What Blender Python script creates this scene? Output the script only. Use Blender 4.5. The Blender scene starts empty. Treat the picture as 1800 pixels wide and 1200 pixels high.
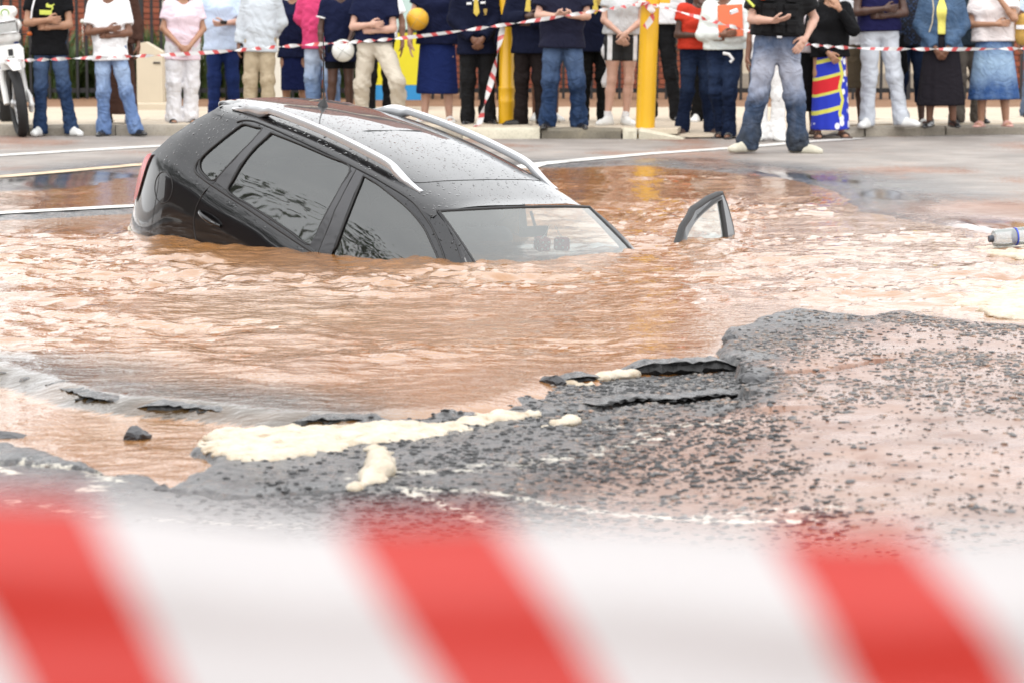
import bpy, bmesh, math, random
import numpy as np
from mathutils import Vector, Matrix
from mathutils.geometry import delaunay_2d_cdt

R_ = math.radians
scene = bpy.context.scene
COL = scene.collection
rng = random.Random(11)
nrng = np.random.default_rng(7)

# ------------------------------------------------------------------ camera
cam_d = bpy.data.cameras.new('camera')
cam = bpy.data.objects.new('camera', cam_d)
COL.objects.link(cam)
cam.location = (0, 0, 1.39)
cam.rotation_euler = (R_(90 - 6.971), 0, 0)
cam_d.sensor_width = 36.0
cam_d.lens = 97.32
cam_d.clip_start = 0.05
cam_d.clip_end = 3000
cam_d.dof.use_dof = True
cam_d.dof.focus_distance = 14.2
cam_d.dof.aperture_fstop = 5.0
scene.camera = cam

# ------------------------------------------------------------------ overcast daylight
SUN_EL, SUN_AZ = R_(58), R_(150)
world = bpy.data.worlds.new('World')
scene.world = world
world.use_nodes = True
wn, wl = world.node_tree.nodes, world.node_tree.links
wn.clear()
w_out = wn.new('ShaderNodeOutputWorld')
w_bg = wn.new('ShaderNodeBackground')
w_sky = wn.new('ShaderNodeTexSky')
w_sky.sky_type = 'NISHITA'
w_sky.sun_disc = False
w_sky.sun_elevation = SUN_EL
w_sky.sun_rotation = SUN_AZ
w_sky.air_density = 1.0
w_sky.dust_density = 4.0
w_hsv = wn.new('ShaderNodeHueSaturation')
w_hsv.inputs['Saturation'].default_value = 0.35
w_cloud = wn.new('ShaderNodeTexNoise')
w_cloud.inputs['Scale'].default_value = 2.2
w_cloud.inputs['Detail'].default_value = 6
w_ramp = wn.new('ShaderNodeValToRGB')
w_ramp.color_ramp.elements[0].position = 0.3
w_ramp.color_ramp.elements[0].color = (10.2, 10.4, 10.7, 1)
w_ramp.color_ramp.elements[1].position = 0.7
w_ramp.color_ramp.elements[1].color = (14.5, 14.5, 14.4, 1)
w_mix = wn.new('ShaderNodeMix')
w_mix.data_type = 'RGBA'
w_mix.inputs[0].default_value = 0.82
w_tc = wn.new('ShaderNodeTexCoord')
wl.new(w_tc.outputs['Generated'], w_cloud.inputs['Vector'])
wl.new(w_sky.outputs[0], w_hsv.inputs['Color'])
wl.new(w_cloud.outputs['Fac'], w_ramp.inputs[0])
wl.new(w_hsv.outputs[0], w_mix.inputs[6])
wl.new(w_ramp.outputs[0], w_mix.inputs[7])
wl.new(w_mix.outputs[2], w_bg.inputs['Color'])
w_bg.inputs['Strength'].default_value = 0.14
wl.new(w_bg.outputs[0], w_out.inputs['Surface'])

sun_d = bpy.data.lights.new('sun', 'SUN')
sun = bpy.data.objects.new('sun', sun_d)
COL.objects.link(sun)
sun_d.energy = 0.8
sun_d.angle = R_(25)
sun_d.color = (1.0, 0.97, 0.93)
# light comes from behind and left of the camera, high up
sun.rotation_euler = Vector((0.42, 0.62, -1.25)).to_track_quat('-Z', 'Y').to_euler()

scene.view_settings.view_transform = 'Standard'
scene.view_settings.look = 'None'
scene.view_settings.exposure = 0.5
scene.view_settings.gamma = 1.0
scene.cycles.max_bounces = 8
scene.cycles.transparent_max_bounces = 12
scene.cycles.caustics_reflective = False
scene.cycles.caustics_refractive = False
scene.cycles.use_denoising = True

# ------------------------------------------------------------------ helpers
def tag(o, label=None, cat=None, group=None, kind=None):
    if label: o['label'] = label
    if cat: o['category'] = cat
    if group: o['group'] = group
    if kind: o['kind'] = kind
    return o

def empty(name, loc=(0, 0, 0), rz=0.0):
    o = bpy.data.objects.new(name, None)
    COL.objects.link(o)
    o.location = loc
    o.rotation_euler = (0, 0, rz)
    return o

def link(name, me, parent=None):
    o = bpy.data.objects.new(name, me)
    COL.objects.link(o)
    if parent is not None: o.parent = parent
    return o

def make_mesh(name, v, f, mat, smooth=True):
    me = bpy.data.meshes.new(name)
    v = np.asarray(v, dtype=np.float64)
    if isinstance(f, np.ndarray):
        n, k = f.shape
        me.vertices.add(len(v)); me.vertices.foreach_set('co', v.ravel())
        me.loops.add(n * k); me.loops.foreach_set('vertex_index', f.astype(np.int32).ravel())
        me.polygons.add(n); me.polygons.foreach_set('loop_start', np.arange(n, dtype=np.int32) * k)
        me.update(calc_edges=True)
    else:
        me.from_pydata(v.tolist(), [], f)
        me.update()
    if smooth:
        me.polygons.foreach_set('use_smooth', np.ones(len(me.polygons), dtype=bool))
    for m in (mat if isinstance(mat, (list, tuple)) else [mat]):
        me.materials.append(m)
    return me

def mesh_obj(name, v, f, mat, parent=None, smooth=True):
    return link(name, make_mesh(name, v, f, mat, smooth), parent)

def set_attr(me, name, vals):
    a = me.attributes.new(name, 'FLOAT', 'POINT')
    a.data.foreach_set('value', np.asarray(vals, dtype=np.float32))

class MB:
    """collects simple solids for one part"""
    def __init__(s): s.v = []; s.f = []
    def add(s, v, f):
        b = len(s.v); s.v += [tuple(p) for p in v]; s.f += [tuple(i + b for i in q) for q in f]; return s
    def box(s, lo, hi, M=None, ch=0.0):
        x0, y0, z0 = lo; x1, y1, z1 = hi
        if ch > 0:                                   # chamfered vertical and top edges
            c = ch
            ring = [(x0 + c, y0), (x1 - c, y0), (x1, y0 + c), (x1, y1 - c), (x1 - c, y1), (x0 + c, y1), (x0, y1 - c), (x0, y0 + c)]
            ring2 = [(x0 + c, y0 + c)] * 1
            v = [(x, y, z0) for x, y in ring] + [(x, y, z1 - c) for x, y in ring]
            cx, cy = (x0 + x1) / 2, (y0 + y1) / 2
            v += [(x + (c if x < cx else -c) * (abs(x - cx) > 1e-9), y + (c if y < cy else -c), z1) for x, y in ring]
            f = [tuple(range(7, -1, -1)), tuple(range(16, 24))]
            for k in range(8):
                for r in (0, 8):
                    f.append((r + k, r + (k + 1) % 8, r + 8 + (k + 1) % 8, r + 8 + k))
        else:
            v = [(x0, y0, z0), (x1, y0, z0), (x1, y1, z0), (x0, y1, z0), (x0, y0, z1), (x1, y0, z1), (x1, y1, z1), (x0, y1, z1)]
            f = [(3, 2, 1, 0), (4, 5, 6, 7), (0, 1, 5, 4), (1, 2, 6, 5), (2, 3, 7, 6), (3, 0, 4, 7)]
        if M is not None: v = [tuple(M @ Vector(p)) for p in v]
        return s.add(v, f)
    def tube(s, pts, r, n=10, closed=False, flat=None):
        pts = [Vector(p) for p in pts]
        rr = r if isinstance(r, (list, tuple)) else [r] * len(pts)
        v = []; m = len(pts); up = Vector((0, 0, 1))
        prev = None
        for i, p in enumerate(pts):
            a = pts[(i - 1) % m] if (closed or i) else p
            b = pts[(i + 1) % m] if (closed or i < m - 1) else p
            t = (b - a).normalized()
            if prev is None:
                nrm = t.cross(up if abs(t.z) < 0.9 else Vector((1, 0, 0))).normalized()
            else:
                nrm = (prev - t * prev.dot(t)).normalized()
            prev = nrm
            bi = t.cross(nrm)
            for k in range(n):
                an = 2 * math.pi * k / n
                v.append(p + (nrm * math.cos(an) + bi * math.sin(an) * (flat or 1)) * rr[i])
        f = []
        for i in range(m if closed else m - 1):
            a, b = i * n, ((i + 1) % m) * n
            for k in range(n):
                f.append((a + k, a + (k + 1) % n, b + (k + 1) % n, b + k))
        if not closed:
            f.append(tuple(range(n - 1, -1, -1))); f.append(tuple((m - 1) * n + k for k in range(n)))
        return s.add(v, f)
    def lathe(s, prof, n=20, M=None):
        v = []
        for r, z in prof:
            for k in range(n):
                a = 2 * math.pi * k / n
                v.append((r * math.cos(a), r * math.sin(a), z))
        f = []
        for i in range(len(prof) - 1):
            for k in range(n):
                f.append((i * n + k, i * n + (k + 1) % n, (i + 1) * n + (k + 1) % n, (i + 1) * n + k))
        f.append(tuple(range(n - 1, -1, -1))); f.append(tuple((len(prof) - 1) * n + k for k in range(n)))
        if M is not None: v = [tuple(M @ Vector(p)) for p in v]
        return s.add(v, f)
    def build(s, name, mat, parent=None, smooth=False):
        return mesh_obj(name, s.v, s.f, mat, parent, smooth)

def autosmooth(o, ang=35):
    me = o.data
    me.polygons.foreach_set('use_smooth', np.ones(len(me.polygons), dtype=bool))
    me.set_sharp_from_angle(angle=R_(ang))
    return o

# gradient noise in numpy
_perm = nrng.permutation(512)
_grad = nrng.normal(size=(512, 2)); _grad /= np.linalg.norm(_grad, axis=1)[:, None]
def pnoise(x, y):
    x = np.asarray(x, dtype=np.float64); y = np.asarray(y, dtype=np.float64)
    xi = np.floor(x).astype(np.int64); yi = np.floor(y).astype(np.int64)
    xf = x - xi; yf = y - yi
    u = xf**3 * (xf * (xf * 6 - 15) + 10); w = yf**3 * (yf * (yf * 6 - 15) + 10)
    def g(ix, iy, dx, dy):
        gr = _grad[_perm[(ix + _perm[iy & 511]) & 511]]
        return gr[..., 0] * dx + gr[..., 1] * dy
    a = g(xi, yi, xf, yf); b = g(xi + 1, yi, xf - 1, yf)
    c = g(xi, yi + 1, xf, yf - 1); d = g(xi + 1, yi + 1, xf - 1, yf - 1)
    return (a * (1 - u) + b * u) * (1 - w) + (c * (1 - u) + d * u) * w
def fbm(x, y, o=4, g=0.5):
    s = 0; a = 1
    for k in range(o):
        s = s + a * pnoise(x * 2**k + 13.7 * k, y * 2**k - 7.1 * k); a *= g
    return s
def sstep(a, b, x):
    t = np.clip((x - a) / (b - a), 0, 1); return t * t * (3 - 2 * t)
def seg_dist(x, y, line):
    """distance to a polyline and the height-interpolating parameter"""
    best = np.full(np.shape(x), 1e9)
    for (ax, ay), (bx, by) in zip(line[:-1], line[1:]):
        dx, dy = bx - ax, by - ay
        t = np.clip(((x - ax) * dx + (y - ay) * dy) / (dx * dx + dy * dy + 1e-12), 0, 1)
        best = np.minimum(best, np.hypot(x - ax - t * dx, y - ay - t * dy))
    return best
def poly_sd(x, y, poly):
    """signed distance, positive inside"""
    d = seg_dist(x, y, list(poly) + [poly[0]])
    ins = np.zeros(np.shape(x), dtype=bool)
    n = len(poly)
    for i in range(n):
        ax, ay = poly[i]; bx, by = poly[(i + 1) % n]
        if ay == by: continue
        c = ((ay > y) != (by > y)) & (x < (bx - ax) * (y - ay) / (by - ay) + ax)
        ins ^= c
    return np.where(ins, d, -d)

# implicit surfaces -> smooth quad meshes
class Field:
    def __init__(s, lo, hi, h):
        s.h = h; s.lo = np.array(lo, dtype=np.float32)
        s.n = np.maximum(4, np.ceil((np.array(hi) - np.array(lo)) / h).astype(int) + 1)
        s.F = np.full(tuple(s.n), 0.5, dtype=np.float32)
    def _box(s, lo, hi):
        a = np.clip(np.floor((np.array(lo) - s.lo) / s.h).astype(int), 0, s.n)
        b = np.clip(np.ceil((np.array(hi) - s.lo) / s.h).astype(int) + 1, 0, s.n)
        if np.any(b <= a): return None
        ax = [s.lo[k] + s.h * np.arange(a[k], b[k], dtype=np.float32) for k in range(3)]
        sl = tuple(slice(a[k], b[k]) for k in range(3))
        return sl, ax[0][:, None, None], ax[1][None, :, None], ax[2][None, None, :]
    def _put(s, sl, d, k, sub=False):
        F = s.F[sl]
        if sub:
            s.F[sl] = np.maximum(F, -d); return
        if k > 0:
            t = np.clip(0.5 + 0.5 * (F - d) / k, 0, 1)
            s.F[sl] = F * (1 - t) + d * t - k * t * (1 - t)
        else:
            s.F[sl] = np.minimum(F, d)
    def cap(s, a, b, ra, rb=None, k=0.02, fl=(1, 1, 1), sub=False, cut=None):
        rb = ra if rb is None else rb
        a = np.array(a, dtype=np.float32); b = np.array(b, dtype=np.float32)
        m = max(ra, rb) * max(fl) + k + 3 * s.h
        q = s._box(np.minimum(a, b) - m, np.maximum(a, b) + m)
        if q is None: return s
        sl, X, Y, Z = q
        ab = b - a; iv = 1.0 / np.array(fl, dtype=np.float32)
        # flattening is measured in a squashed space around the axis
        A = a * iv; D = ab * iv; L2 = float(D @ D) + 1e-9
        px, py, pz = X * iv[0] - A[0], Y * iv[1] - A[1], Z * iv[2] - A[2]
        t = np.clip((px * D[0] + py * D[1] + pz * D[2]) / L2, 0, 1)
        d = np.sqrt((px - t * D[0])**2 + (py - t * D[1])**2 + (pz - t * D[2])**2) - (ra + (rb - ra) * t)
        d = d * min(fl)
        if cut is not None:                            # keep only the side where n.(p-c) < 0
            c, n = cut
            d = np.maximum(d, (X - c[0]) * n[0] + (Y - c[1]) * n[1] + (Z - c[2]) * n[2])
        s._put(sl, d.astype(np.float32), k, sub)
        return s
    def chain(s, pts, rs, k=0.02, fl=(1, 1, 1)):
        for i in range(len(pts) - 1): s.cap(pts[i], pts[i + 1], rs[i], rs[i + 1], k, fl)
        return s
    def half(s, c, n):                                 # intersect with half space n.(p-c) < 0
        q = s._box(s.lo, s.lo + s.h * s.n)
        sl, X, Y, Z = q
        s.F = np.maximum(s.F, ((X - c[0]) * n[0] + (Y - c[1]) * n[1] + (Z - c[2]) * n[2]).astype(np.float32))
        return s
    def disp(s, fn):
        X = s.lo[0] + s.h * np.arange(s.n[0], dtype=np.float32)[:, None, None]
        Y = s.lo[1] + s.h * np.arange(s.n[1], dtype=np.float32)[None, :, None]
        Z = s.lo[2] + s.h * np.arange(s.n[2], dtype=np.float32)[None, None, :]
        s.F = s.F + fn(X, Y, Z).astype(np.float32)
        return s
    def mesh(s):
        F = s.F.copy()
        F[0] = F[-1] = 0.5; F[:, 0] = F[:, -1] = 0.5; F[:, :, 0] = F[:, :, -1] = 0.5
        S = F < 0
        nx, ny, nz = F.shape
        cnt = np.zeros((nx - 1, ny - 1, nz - 1), dtype=np.int8)
        for i in (0, 1):
            for j in (0, 1):
                for k in (0, 1):
                    cnt += S[i:nx - 1 + i, j:ny - 1 + j, k:nz - 1 + k]
        act = (cnt > 0) & (cnt < 8)
        ii, jj, kk = np.nonzero(act)
        idx = np.full(act.shape, -1, dtype=np.int32); idx[ii, jj, kk] = np.arange(len(ii))
        acc = np.zeros((len(ii), 3)); w = np.zeros(len(ii))
        for ax in range(3):
            for u in (0, 1):
                for v in (0, 1):
                    a = [0, 0, 0]; o = [q for q in range(3) if q != ax]
                    a[o[0]] = u; a[o[1]] = v
                    b = list(a); b[ax] = 1
                    fa = F[ii + a[0], jj + a[1], kk + a[2]].astype(np.float64); fb = F[ii + b[0], jj + b[1], kk + b[2]].astype(np.float64)
                    m = (fa < 0) != (fb < 0)
                    t = np.where(m, fa / np.where(m, fa - fb, 1), 0)
                    p = np.empty((len(ii), 3)); p[:] = a; p[:, ax] = t
                    acc[m] += p[m]; w[m] += 1
        V = s.lo + s.h * (np.stack([ii, jj, kk], 1) + acc / w[:, None])
        Q = []
        for ax in range(3):
            o = [(1, 2), (2, 0), (0, 1)][ax]
            sa = [slice(None)] * 3; sb = [slice(None)] * 3
            sa[ax] = slice(0, -1); sb[ax] = slice(1, None)
            for d in o:
                sa[d] = slice(1, -1); sb[d] = slice(1, -1)
            A, B = S[tuple(sa)], S[tuple(sb)]
            for flip, msk in ((False, A & ~B), (True, ~A & B)):
                e = np.stack(np.nonzero(msk), 1)
                if not len(e): continue
                for d in o: e[:, d] += 1
                def cell(du, dv):
                    c = e.copy(); c[:, o[0]] += du; c[:, o[1]] += dv
                    return idx[c[:, 0], c[:, 1], c[:, 2]]
                q = np.stack([cell(-1, -1), cell(0, -1), cell(0, 0), cell(-1, 0)], 1)
                Q.append(q[:, ::-1] if flip else q)
        return V, (np.concatenate(Q) if Q else np.zeros((0, 4), dtype=np.int32))

# ------------------------------------------------------------------ material helpers
def new_mat(name):
    m = bpy.data.materials.new(name); m.use_nodes = True
    nt = m.node_tree
    return m, nt, nt.nodes['Principled BSDF']
def nd(nt, t, **kw):
    n = nt.nodes.new(t)
    for k, v in kw.items():
        if k in n.inputs: n.inputs[k].default_value = v
        else: setattr(n, k, v)
    return n
def ramp(nt, src, stops):
    r = nt.nodes.new('ShaderNodeValToRGB')
    e = r.color_ramp.elements
    while len(e) < len(stops): e.new(0.5)
    for el, (p, c) in zip(e, stops):
        el.position = p; el.color = (*c, 1) if len(c) == 3 else c
    nt.links.new(src, r.inputs[0])
    return r.outputs[0]
def mixc(nt, fac, a, b):
    m = nt.nodes.new('ShaderNodeMix'); m.data_type = 'RGBA'
    for s, i in ((fac, 0), (a, 6), (b, 7)):
        if isinstance(s, (int, float)): m.inputs[i].default_value = s
        elif isinstance(s, tuple): m.inputs[i].default_value = (*s[:3], 1)
        else: nt.links.new(s, m.inputs[i])
    return m.outputs[2]
def math_n(nt, op, a, b=0.5, clamp=False):
    m = nt.nodes.new('ShaderNodeMath'); m.operation = op; m.use_clamp = clamp
    for s, i in ((a, 0), (b, 1)):
        if isinstance(s, (int, float)): m.inputs[i].default_value = s
        else: nt.links.new(s, m.inputs[i])
    return m.outputs[0]
def coords(nt, kind='Object', scale=None):
    t = nt.nodes.new('ShaderNodeTexCoord')
    if scale is None: return t.outputs[kind]
    mp = nt.nodes.new('ShaderNodeMapping'); mp.inputs['Scale'].default_value = scale
    nt.links.new(t.outputs[kind], mp.inputs[0]); return mp.outputs[0]
def noise(nt, vec, scale, detail=4, rough=0.55, out='Fac'):
    n = nt.nodes.new('ShaderNodeTexNoise')
    n.inputs['Scale'].default_value = scale; n.inputs['Detail'].default_value = detail; n.inputs['Roughness'].default_value = rough
    nt.links.new(vec, n.inputs['Vector']); return n.outputs[out]
def bump(nt, h, strength=0.3, dist=0.01, bs=None):
    b = nt.nodes.new('ShaderNodeBump'); b.inputs['Strength'].default_value = strength; b.inputs['Distance'].default_value = dist
    nt.links.new(h, b.inputs['Height'])
    if bs is not None: nt.links.new(b.outputs[0], bs.inputs['Normal'])
    return b.outputs[0]

_cache = {}
def simple(name, col, rough=0.6, metal=0.0, var=0.12, scale=18, bmp=0.0, coat=0.0, spec=0.5):
    key = (name, col)
    if key in _cache: return _cache[key]
    m, nt, bs = new_mat(name)
    v = coords(nt)
    n = noise(nt, v, scale)
    c = mixc(nt, n, tuple(x * (1 - var) for x in col), tuple(min(1, x * (1 + var)) for x in col))
    nt.links.new(c, bs.inputs['Base Color'])
    bs.inputs['Roughness'].default_value = rough; bs.inputs['Metallic'].default_value = metal
    bs.inputs['Coat Weight'].default_value = coat; bs.inputs['Specular IOR Level'].default_value = spec
    if bmp > 0: bump(nt, noise(nt, v, scale * 4, 3), bmp, 0.004, bs)
    _cache[key] = m
    return m
M_RUBBER = simple('black_rubber', (.012, .012, .013), .55, var=.2)
M_SILVER = simple('anodised_silver_rail', (.62, .63, .65), .3, .75, var=.03, scale=30)
def crom(P, n=8):
    P = np.asarray(P, dtype=float); out = []
    Q = np.vstack([2 * P[0] - P[1], P, 2 * P[-1] - P[-2]])
    for i in range(1, len(Q) - 2):
        p0, p1, p2, p3 = Q[i - 1], Q[i], Q[i + 1], Q[i + 2]
        for t in np.linspace(0, 1, n, endpoint=False):
            out.append(.5 * ((2 * p1) + (p2 - p0) * t + (2 * p0 - 5 * p1 + 4 * p2 - p3) * t * t + (3 * p1 - p0 - 3 * p2 + p3) * t**3))
    out.append(P[-1]); return np.array(out)
# ------------------------------------------------------------------ ground, road, water
WEIR = [(.13, 10.18), (-.04, 9.71), (-.2, 9.49), (-.39, 9.4), (-.58, 9.36), (-.78, 9.4), (-.95, 9.54), (-1.16, 9.67), (-1.36, 9.75), (-1.54, 9.93), (-1.77, 10.31), (-1.9, 10.47), (-2.3, 10.62)]
SLAB_EDGE = [(.88, 10.64), (.72, 10.59), (.55, 10.52), (.39, 10.44), (.3, 10.28), (.14, 10.28)]
R_EDGE = [(12, 11.0), (5, 11.2), (2.17, 11.67), (1.96, 11.81), (1.72, 12.2), (1.54, 11.98), (1.41, 12.15), (1.27, 12.29), (1.09, 11.98), (1.01, 11.67), (.91, 11.52), (.91, 11.27), (.82, 10.85)]
FAR = [(-12, 20.0), (-6, 20.6), (-3.9, 21.4), (-3.5, 22.8), (-2.95, 23.6), (.4, 23.7), (1.24, 24.0), (1.85, 23.1), (2.35, 22.0), (2.63, 20.4), (2.5, 18.5), (2.87, 17.5), (3.1, 16.8), (5, 16.3), (12, 16.3)]
POOL = FAR + R_EDGE + SLAB_EDGE + WEIR + [(-12, 10.9)]
CHAN = [(-12, 10.9)] + WEIR[::-1][:9] + [(-.5, 9.28), (-.76, 9.12), (-.94, 9.0), (-1.0, 8.8), (-.86, 8.5), (-.95, 8.2), (-1.02, 8.05), (-1.13, 8.23), (-1.3, 8.43), (-1.52, 8.69), (-1.65, 8.83), (-3, 9.6), (-12, 9.9)]
PLATE = SLAB_EDGE[::-1] + [(.86, 10.39), (.9, 10.12), (.81, 9.87), (.86, 9.64), (.76, 9.43), (.56, 9.3), (.3, 9.0), (0, 8.9), (-.5, 8.9), (-.6, 9.3)] + WEIR[4::-1]
CRACKS = [[(.86, 10.0), (.7, 9.9), (.59, 9.79), (.47, 9.85), (.28, 9.64), (.1, 9.5)], [(.56, 9.3), (.3, 9.35), (.1, 9.28)], [(-1.02, 8.05), (-.8, 7.9), (-.55, 8.0)], [(-1.65, 8.55), (-1.3, 8.4), (-1.2, 8.3)], [(.9, 10.12), (1.2, 10.3), (1.45, 10.6)]]
L3 = [(-5.5, 16.2), (-3.33, 17.99), (-2.53, 18.64), (-1.5, 19.4)]

def ground_z(x, y):
    wx = x + .05 * fbm(x * 6, y * 5, 3); wy = y + .07 * fbm(x * 6 + 40, y * 5, 3)
    ps = poly_sd(wx, wy, POOL); cs = poly_sd(wx, wy, CHAN); pl = poly_sd(wx, wy, PLATE)
    far = sstep(13, 15, y)
    right = sstep(-.1, .9, (x - .35) + .25 * (y - 9) * 0)
    near = -.02 + .055 * np.where(y > 9.3, sstep(.6, .9, x), right)
    z = near * (1 - far) + (.018 + .0006 * np.clip(y - 22, 0, 10)) * far
    z = z + .006 * fbm(x * 1.7, y * 1.7, 3) * (1 - .6 * far) + .0045 * fbm(x * 14, y * 12, 3) * (1 - far)
    z = np.where(pl > 0, np.minimum(z, -.022 + .008 * fbm(x * 9, y * 7, 3)), z)
    wid = np.where(y > 13, 1.3, .16)
    depth = np.where((x < -2.2) & (y > 16.5), .035, .28)
    z = z - depth * sstep(0, 1, ps / wid) - .03 * sstep(0, .06, ps) * (1 - far)
    wr = sstep(.1, .02, seg_dist(wx, wy, WEIR))
    z = z * (1 - wr) + wr * (-.022 + .05 * fbm(x * 7 + 3, y * 5, 3))
    z = z - .1 * sstep(0, .12, cs)
    for c in CRACKS:
        dd = seg_dist(x + .035 * fbm(x * 15, y * 12, 3), y + .05 * fbm(x * 13 + 9, y * 11, 3), c)
        z = z - .055 * sstep(.03, .008, dd) - .012 * sstep(.12, .02, dd)
    # the camber keeps the lane line out of the shallow film
    z = z + np.where(y > 15, .045 * sstep(.3, .12, seg_dist(x, y, L3)) * (x < -2.0), 0)
    return z

def water_z(x, y):
    ps = poly_sd(x + .03 * fbm(x * 5, y * 4, 2), y, POOL); cs = poly_sd(x, y, CHAN)
    base = -.05 * sstep(.05, -.16, ps + .03 * fbm(x * 5, y * 3, 2))
    base = base - .2 * sstep(.12, .35, -np.maximum(ps, cs))
    film = sstep(-2.0, -2.6, x) * sstep(16.5, 17.6, y)
    shore = sstep(0, .8, np.maximum(ps, 0)) * (1 - .8 * film) + .12
    shore = np.where(cs > 0, .5, shore)
    shore = np.maximum(shore, .75 * sstep(.35, .1, seg_dist(x, y, WEIR[3:])))
    wx = x + .25 * fbm(x * .9, y * .7, 2); wy = y + .35 * fbm(x * .8 + 9, y * .6, 2)
    e = .032 * fbm(wx * .7, wy * .8, 1) + .026 * fbm(wx * 1.6 + 5, wy * 1.9, 1) + .013 * fbm(wx * 3.2, wy * 5.0 + 3, 1) + .0118 * fbm(wx * 6.8, wy * 10.5, 1) + .0078 * fbm(wx * 13, wy * 20, 1)
    # choppier where the current piles up past the car and towards the right
    chop = .42 + 1.05 * sstep(-.35, .4, fbm(x * .6 + 2, y * .45, 2)) + .35 * np.exp(-((y - 14.1) / 1.1)**2)
    e = e * chop * shore
    # current heaping against the bonnet side of the car
    pile = seg_dist(x, y, [(-2.3, 16.65), (-1.1, 15.35), (-.3, 14.75), (.75, 15.6)])
    e = e + .022 * np.exp(-(pile / .22)**2) * (.6 + fbm(x * 5, y * 5, 2))
    return base + e

def axis(parts):
    out = []
    for a, b, d in parts:
        out.append(np.linspace(a, b, max(2, int(round((b - a) / d)) + 1))[:-1])
    out.append(np.array([parts[-1][1]])); return np.concatenate(out)
def grid_mesh(name, xs, ys, zf, mat):
    X, Y = np.meshgrid(xs, ys)
    Z = zf(X, Y)
    V = np.stack([X.ravel(), Y.ravel(), Z.ravel()], 1)
    nx, ny = len(xs), len(ys)
    i = np.arange(ny - 1)[:, None] * nx + np.arange(nx - 1)[None, :]
    F = np.stack([i, i + 1, i + nx + 1, i + nx], -1).reshape(-1, 4)
    return make_mesh(name, V, F, mat), X, Y, Z

def mat_ground():
    m, nt, bs = new_mat('wet_broken_asphalt')
    v = coords(nt)
    mud = nd(nt, 'ShaderNodeAttribute', attribute_name='mud').outputs['Fac']
    n1 = noise(nt, v, 2.3, 6, .6); n2 = noise(nt, v, 34, 5, .65); n3 = noise(nt, v, 150, 3, .6)
    dry = nd(nt, 'ShaderNodeAttribute', attribute_name='dry').outputs['Fac']
    asph = ramp(nt, n2, [(.30, (.016, .016, .017)), (.44, (.085, .085, .088)), (.58, (.17, .168, .168)), (.72, (.32, .31, .30))])
    old = ramp(nt, noise(nt, v, 1.7, 6, .65), [(.3, (.20, .175, .155)), (.6, (.30, .27, .245)), (.75, (.34, .27, .22))])
    asph = mixc(nt, dry, asph, old)
    mudc = ramp(nt, noise(nt, v, 3.1, 7, .7), [(.3, (.23, .115, .07)), (.48, (.27, .155, .108)), (.62, (.18, .072, .034))])
    fo = nd(nt, 'ShaderNodeAttribute', attribute_name='residue').outputs['Fac']
    f = math_n(nt, 'ADD', mud, math_n(nt, 'MULTIPLY', math_n(nt, 'SUBTRACT', n2, .5), 1.3), True)
    f2 = ramp(nt, f, [(.36, (0, 0, 0)), (.62, (1, 1, 1))])
    grime = ramp(nt, noise(nt, v, 1.1, 5), [(.4, (.55, .55, .55)), (.65, (1, 1, 1))])
    mul = nt.nodes.new('ShaderNodeMix'); mul.data_type = 'RGBA'; mul.blend_type = 'MULTIPLY'; mul.inputs[0].default_value = .5
    nt.links.new(mixc(nt, f2, asph, mudc), mul.inputs[6]); nt.links.new(grime, mul.inputs[7])
    res = ramp(nt, math_n(nt, 'ADD', fo, math_n(nt, 'MULTIPLY', math_n(nt, 'SUBTRACT', noise(nt, v, 20, 5, .7), .5), 1.8), True), [(.42, (0, 0, 0)), (.6, (1, 1, 1))])
    nt.links.new(mixc(nt, res, mul.outputs[2], (.60, .56, .48)), bs.inputs['Base Color'])
    rr = ramp(nt, noise(nt, v, 5, 4), [(.35, (.16, .16, .16)), (.65, (.42, .42, .42))])
    slick = nd(nt, 'ShaderNodeAttribute', attribute_name='slick').outputs['Fac']
    nt.links.new(mixc(nt, slick, mixc(nt, dry, rr, (.7, .7, .7)), (.05, .05, .05)), bs.inputs['Roughness'])
    bs.inputs['Specular IOR Level'].default_value = .6
    h = math_n(nt, 'ADD', math_n(nt, 'MULTIPLY', n2, 1.0), math_n(nt, 'MULTIPLY', n3, .35))
    h = math_n(nt, 'MULTIPLY', h, math_n(nt, 'SUBTRACT', 1.15, f2))
    h = math_n(nt, 'MULTIPLY', h, math_n(nt, 'SUBTRACT', 1.05, dry))
    h = math_n(nt, 'MULTIPLY', h, math_n(nt, 'SUBTRACT', 1.02, slick))
    bump(nt, h, 1.0, .016, bs)
    return m

def mat_water():
    m, nt, bs = new_mat('muddy_water')
    v = coords(nt)
    n1 = noise(nt, v, .55, 5, .6)
    mp = coords(nt, 'Object', (.55, 1.0, 1.0))
    n2 = noise(nt, mp, 4.5, 4, .6)
    c = ramp(nt, n1, [(.3, (.205, .080, .018)), (.5, (.255, .110, .030)), (.7, (.29, .145, .052))])
    c2 = mixc(nt, math_n(nt, 'MULTIPLY', n2, .5), c, (.30, .155, .065))
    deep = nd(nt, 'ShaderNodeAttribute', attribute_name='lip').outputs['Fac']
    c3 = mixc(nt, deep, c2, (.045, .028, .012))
    nt.links.new(c3, bs.inputs['Base Color'])
    bs.inputs['Roughness'].default_value = .04
    bs.inputs['IOR'].default_value = 1.62
    bs.inputs['Specular IOR Level'].default_value = .6
    h = math_n(nt, 'ADD', noise(nt, mp, 18, 4, .6), math_n(nt, 'MULTIPLY', noise(nt, mp, 60, 2, .5), .22))
    bump(nt, h, .42, .016, bs)
    return m

M_GROUND = mat_ground()
M_WATER = mat_water()

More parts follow.
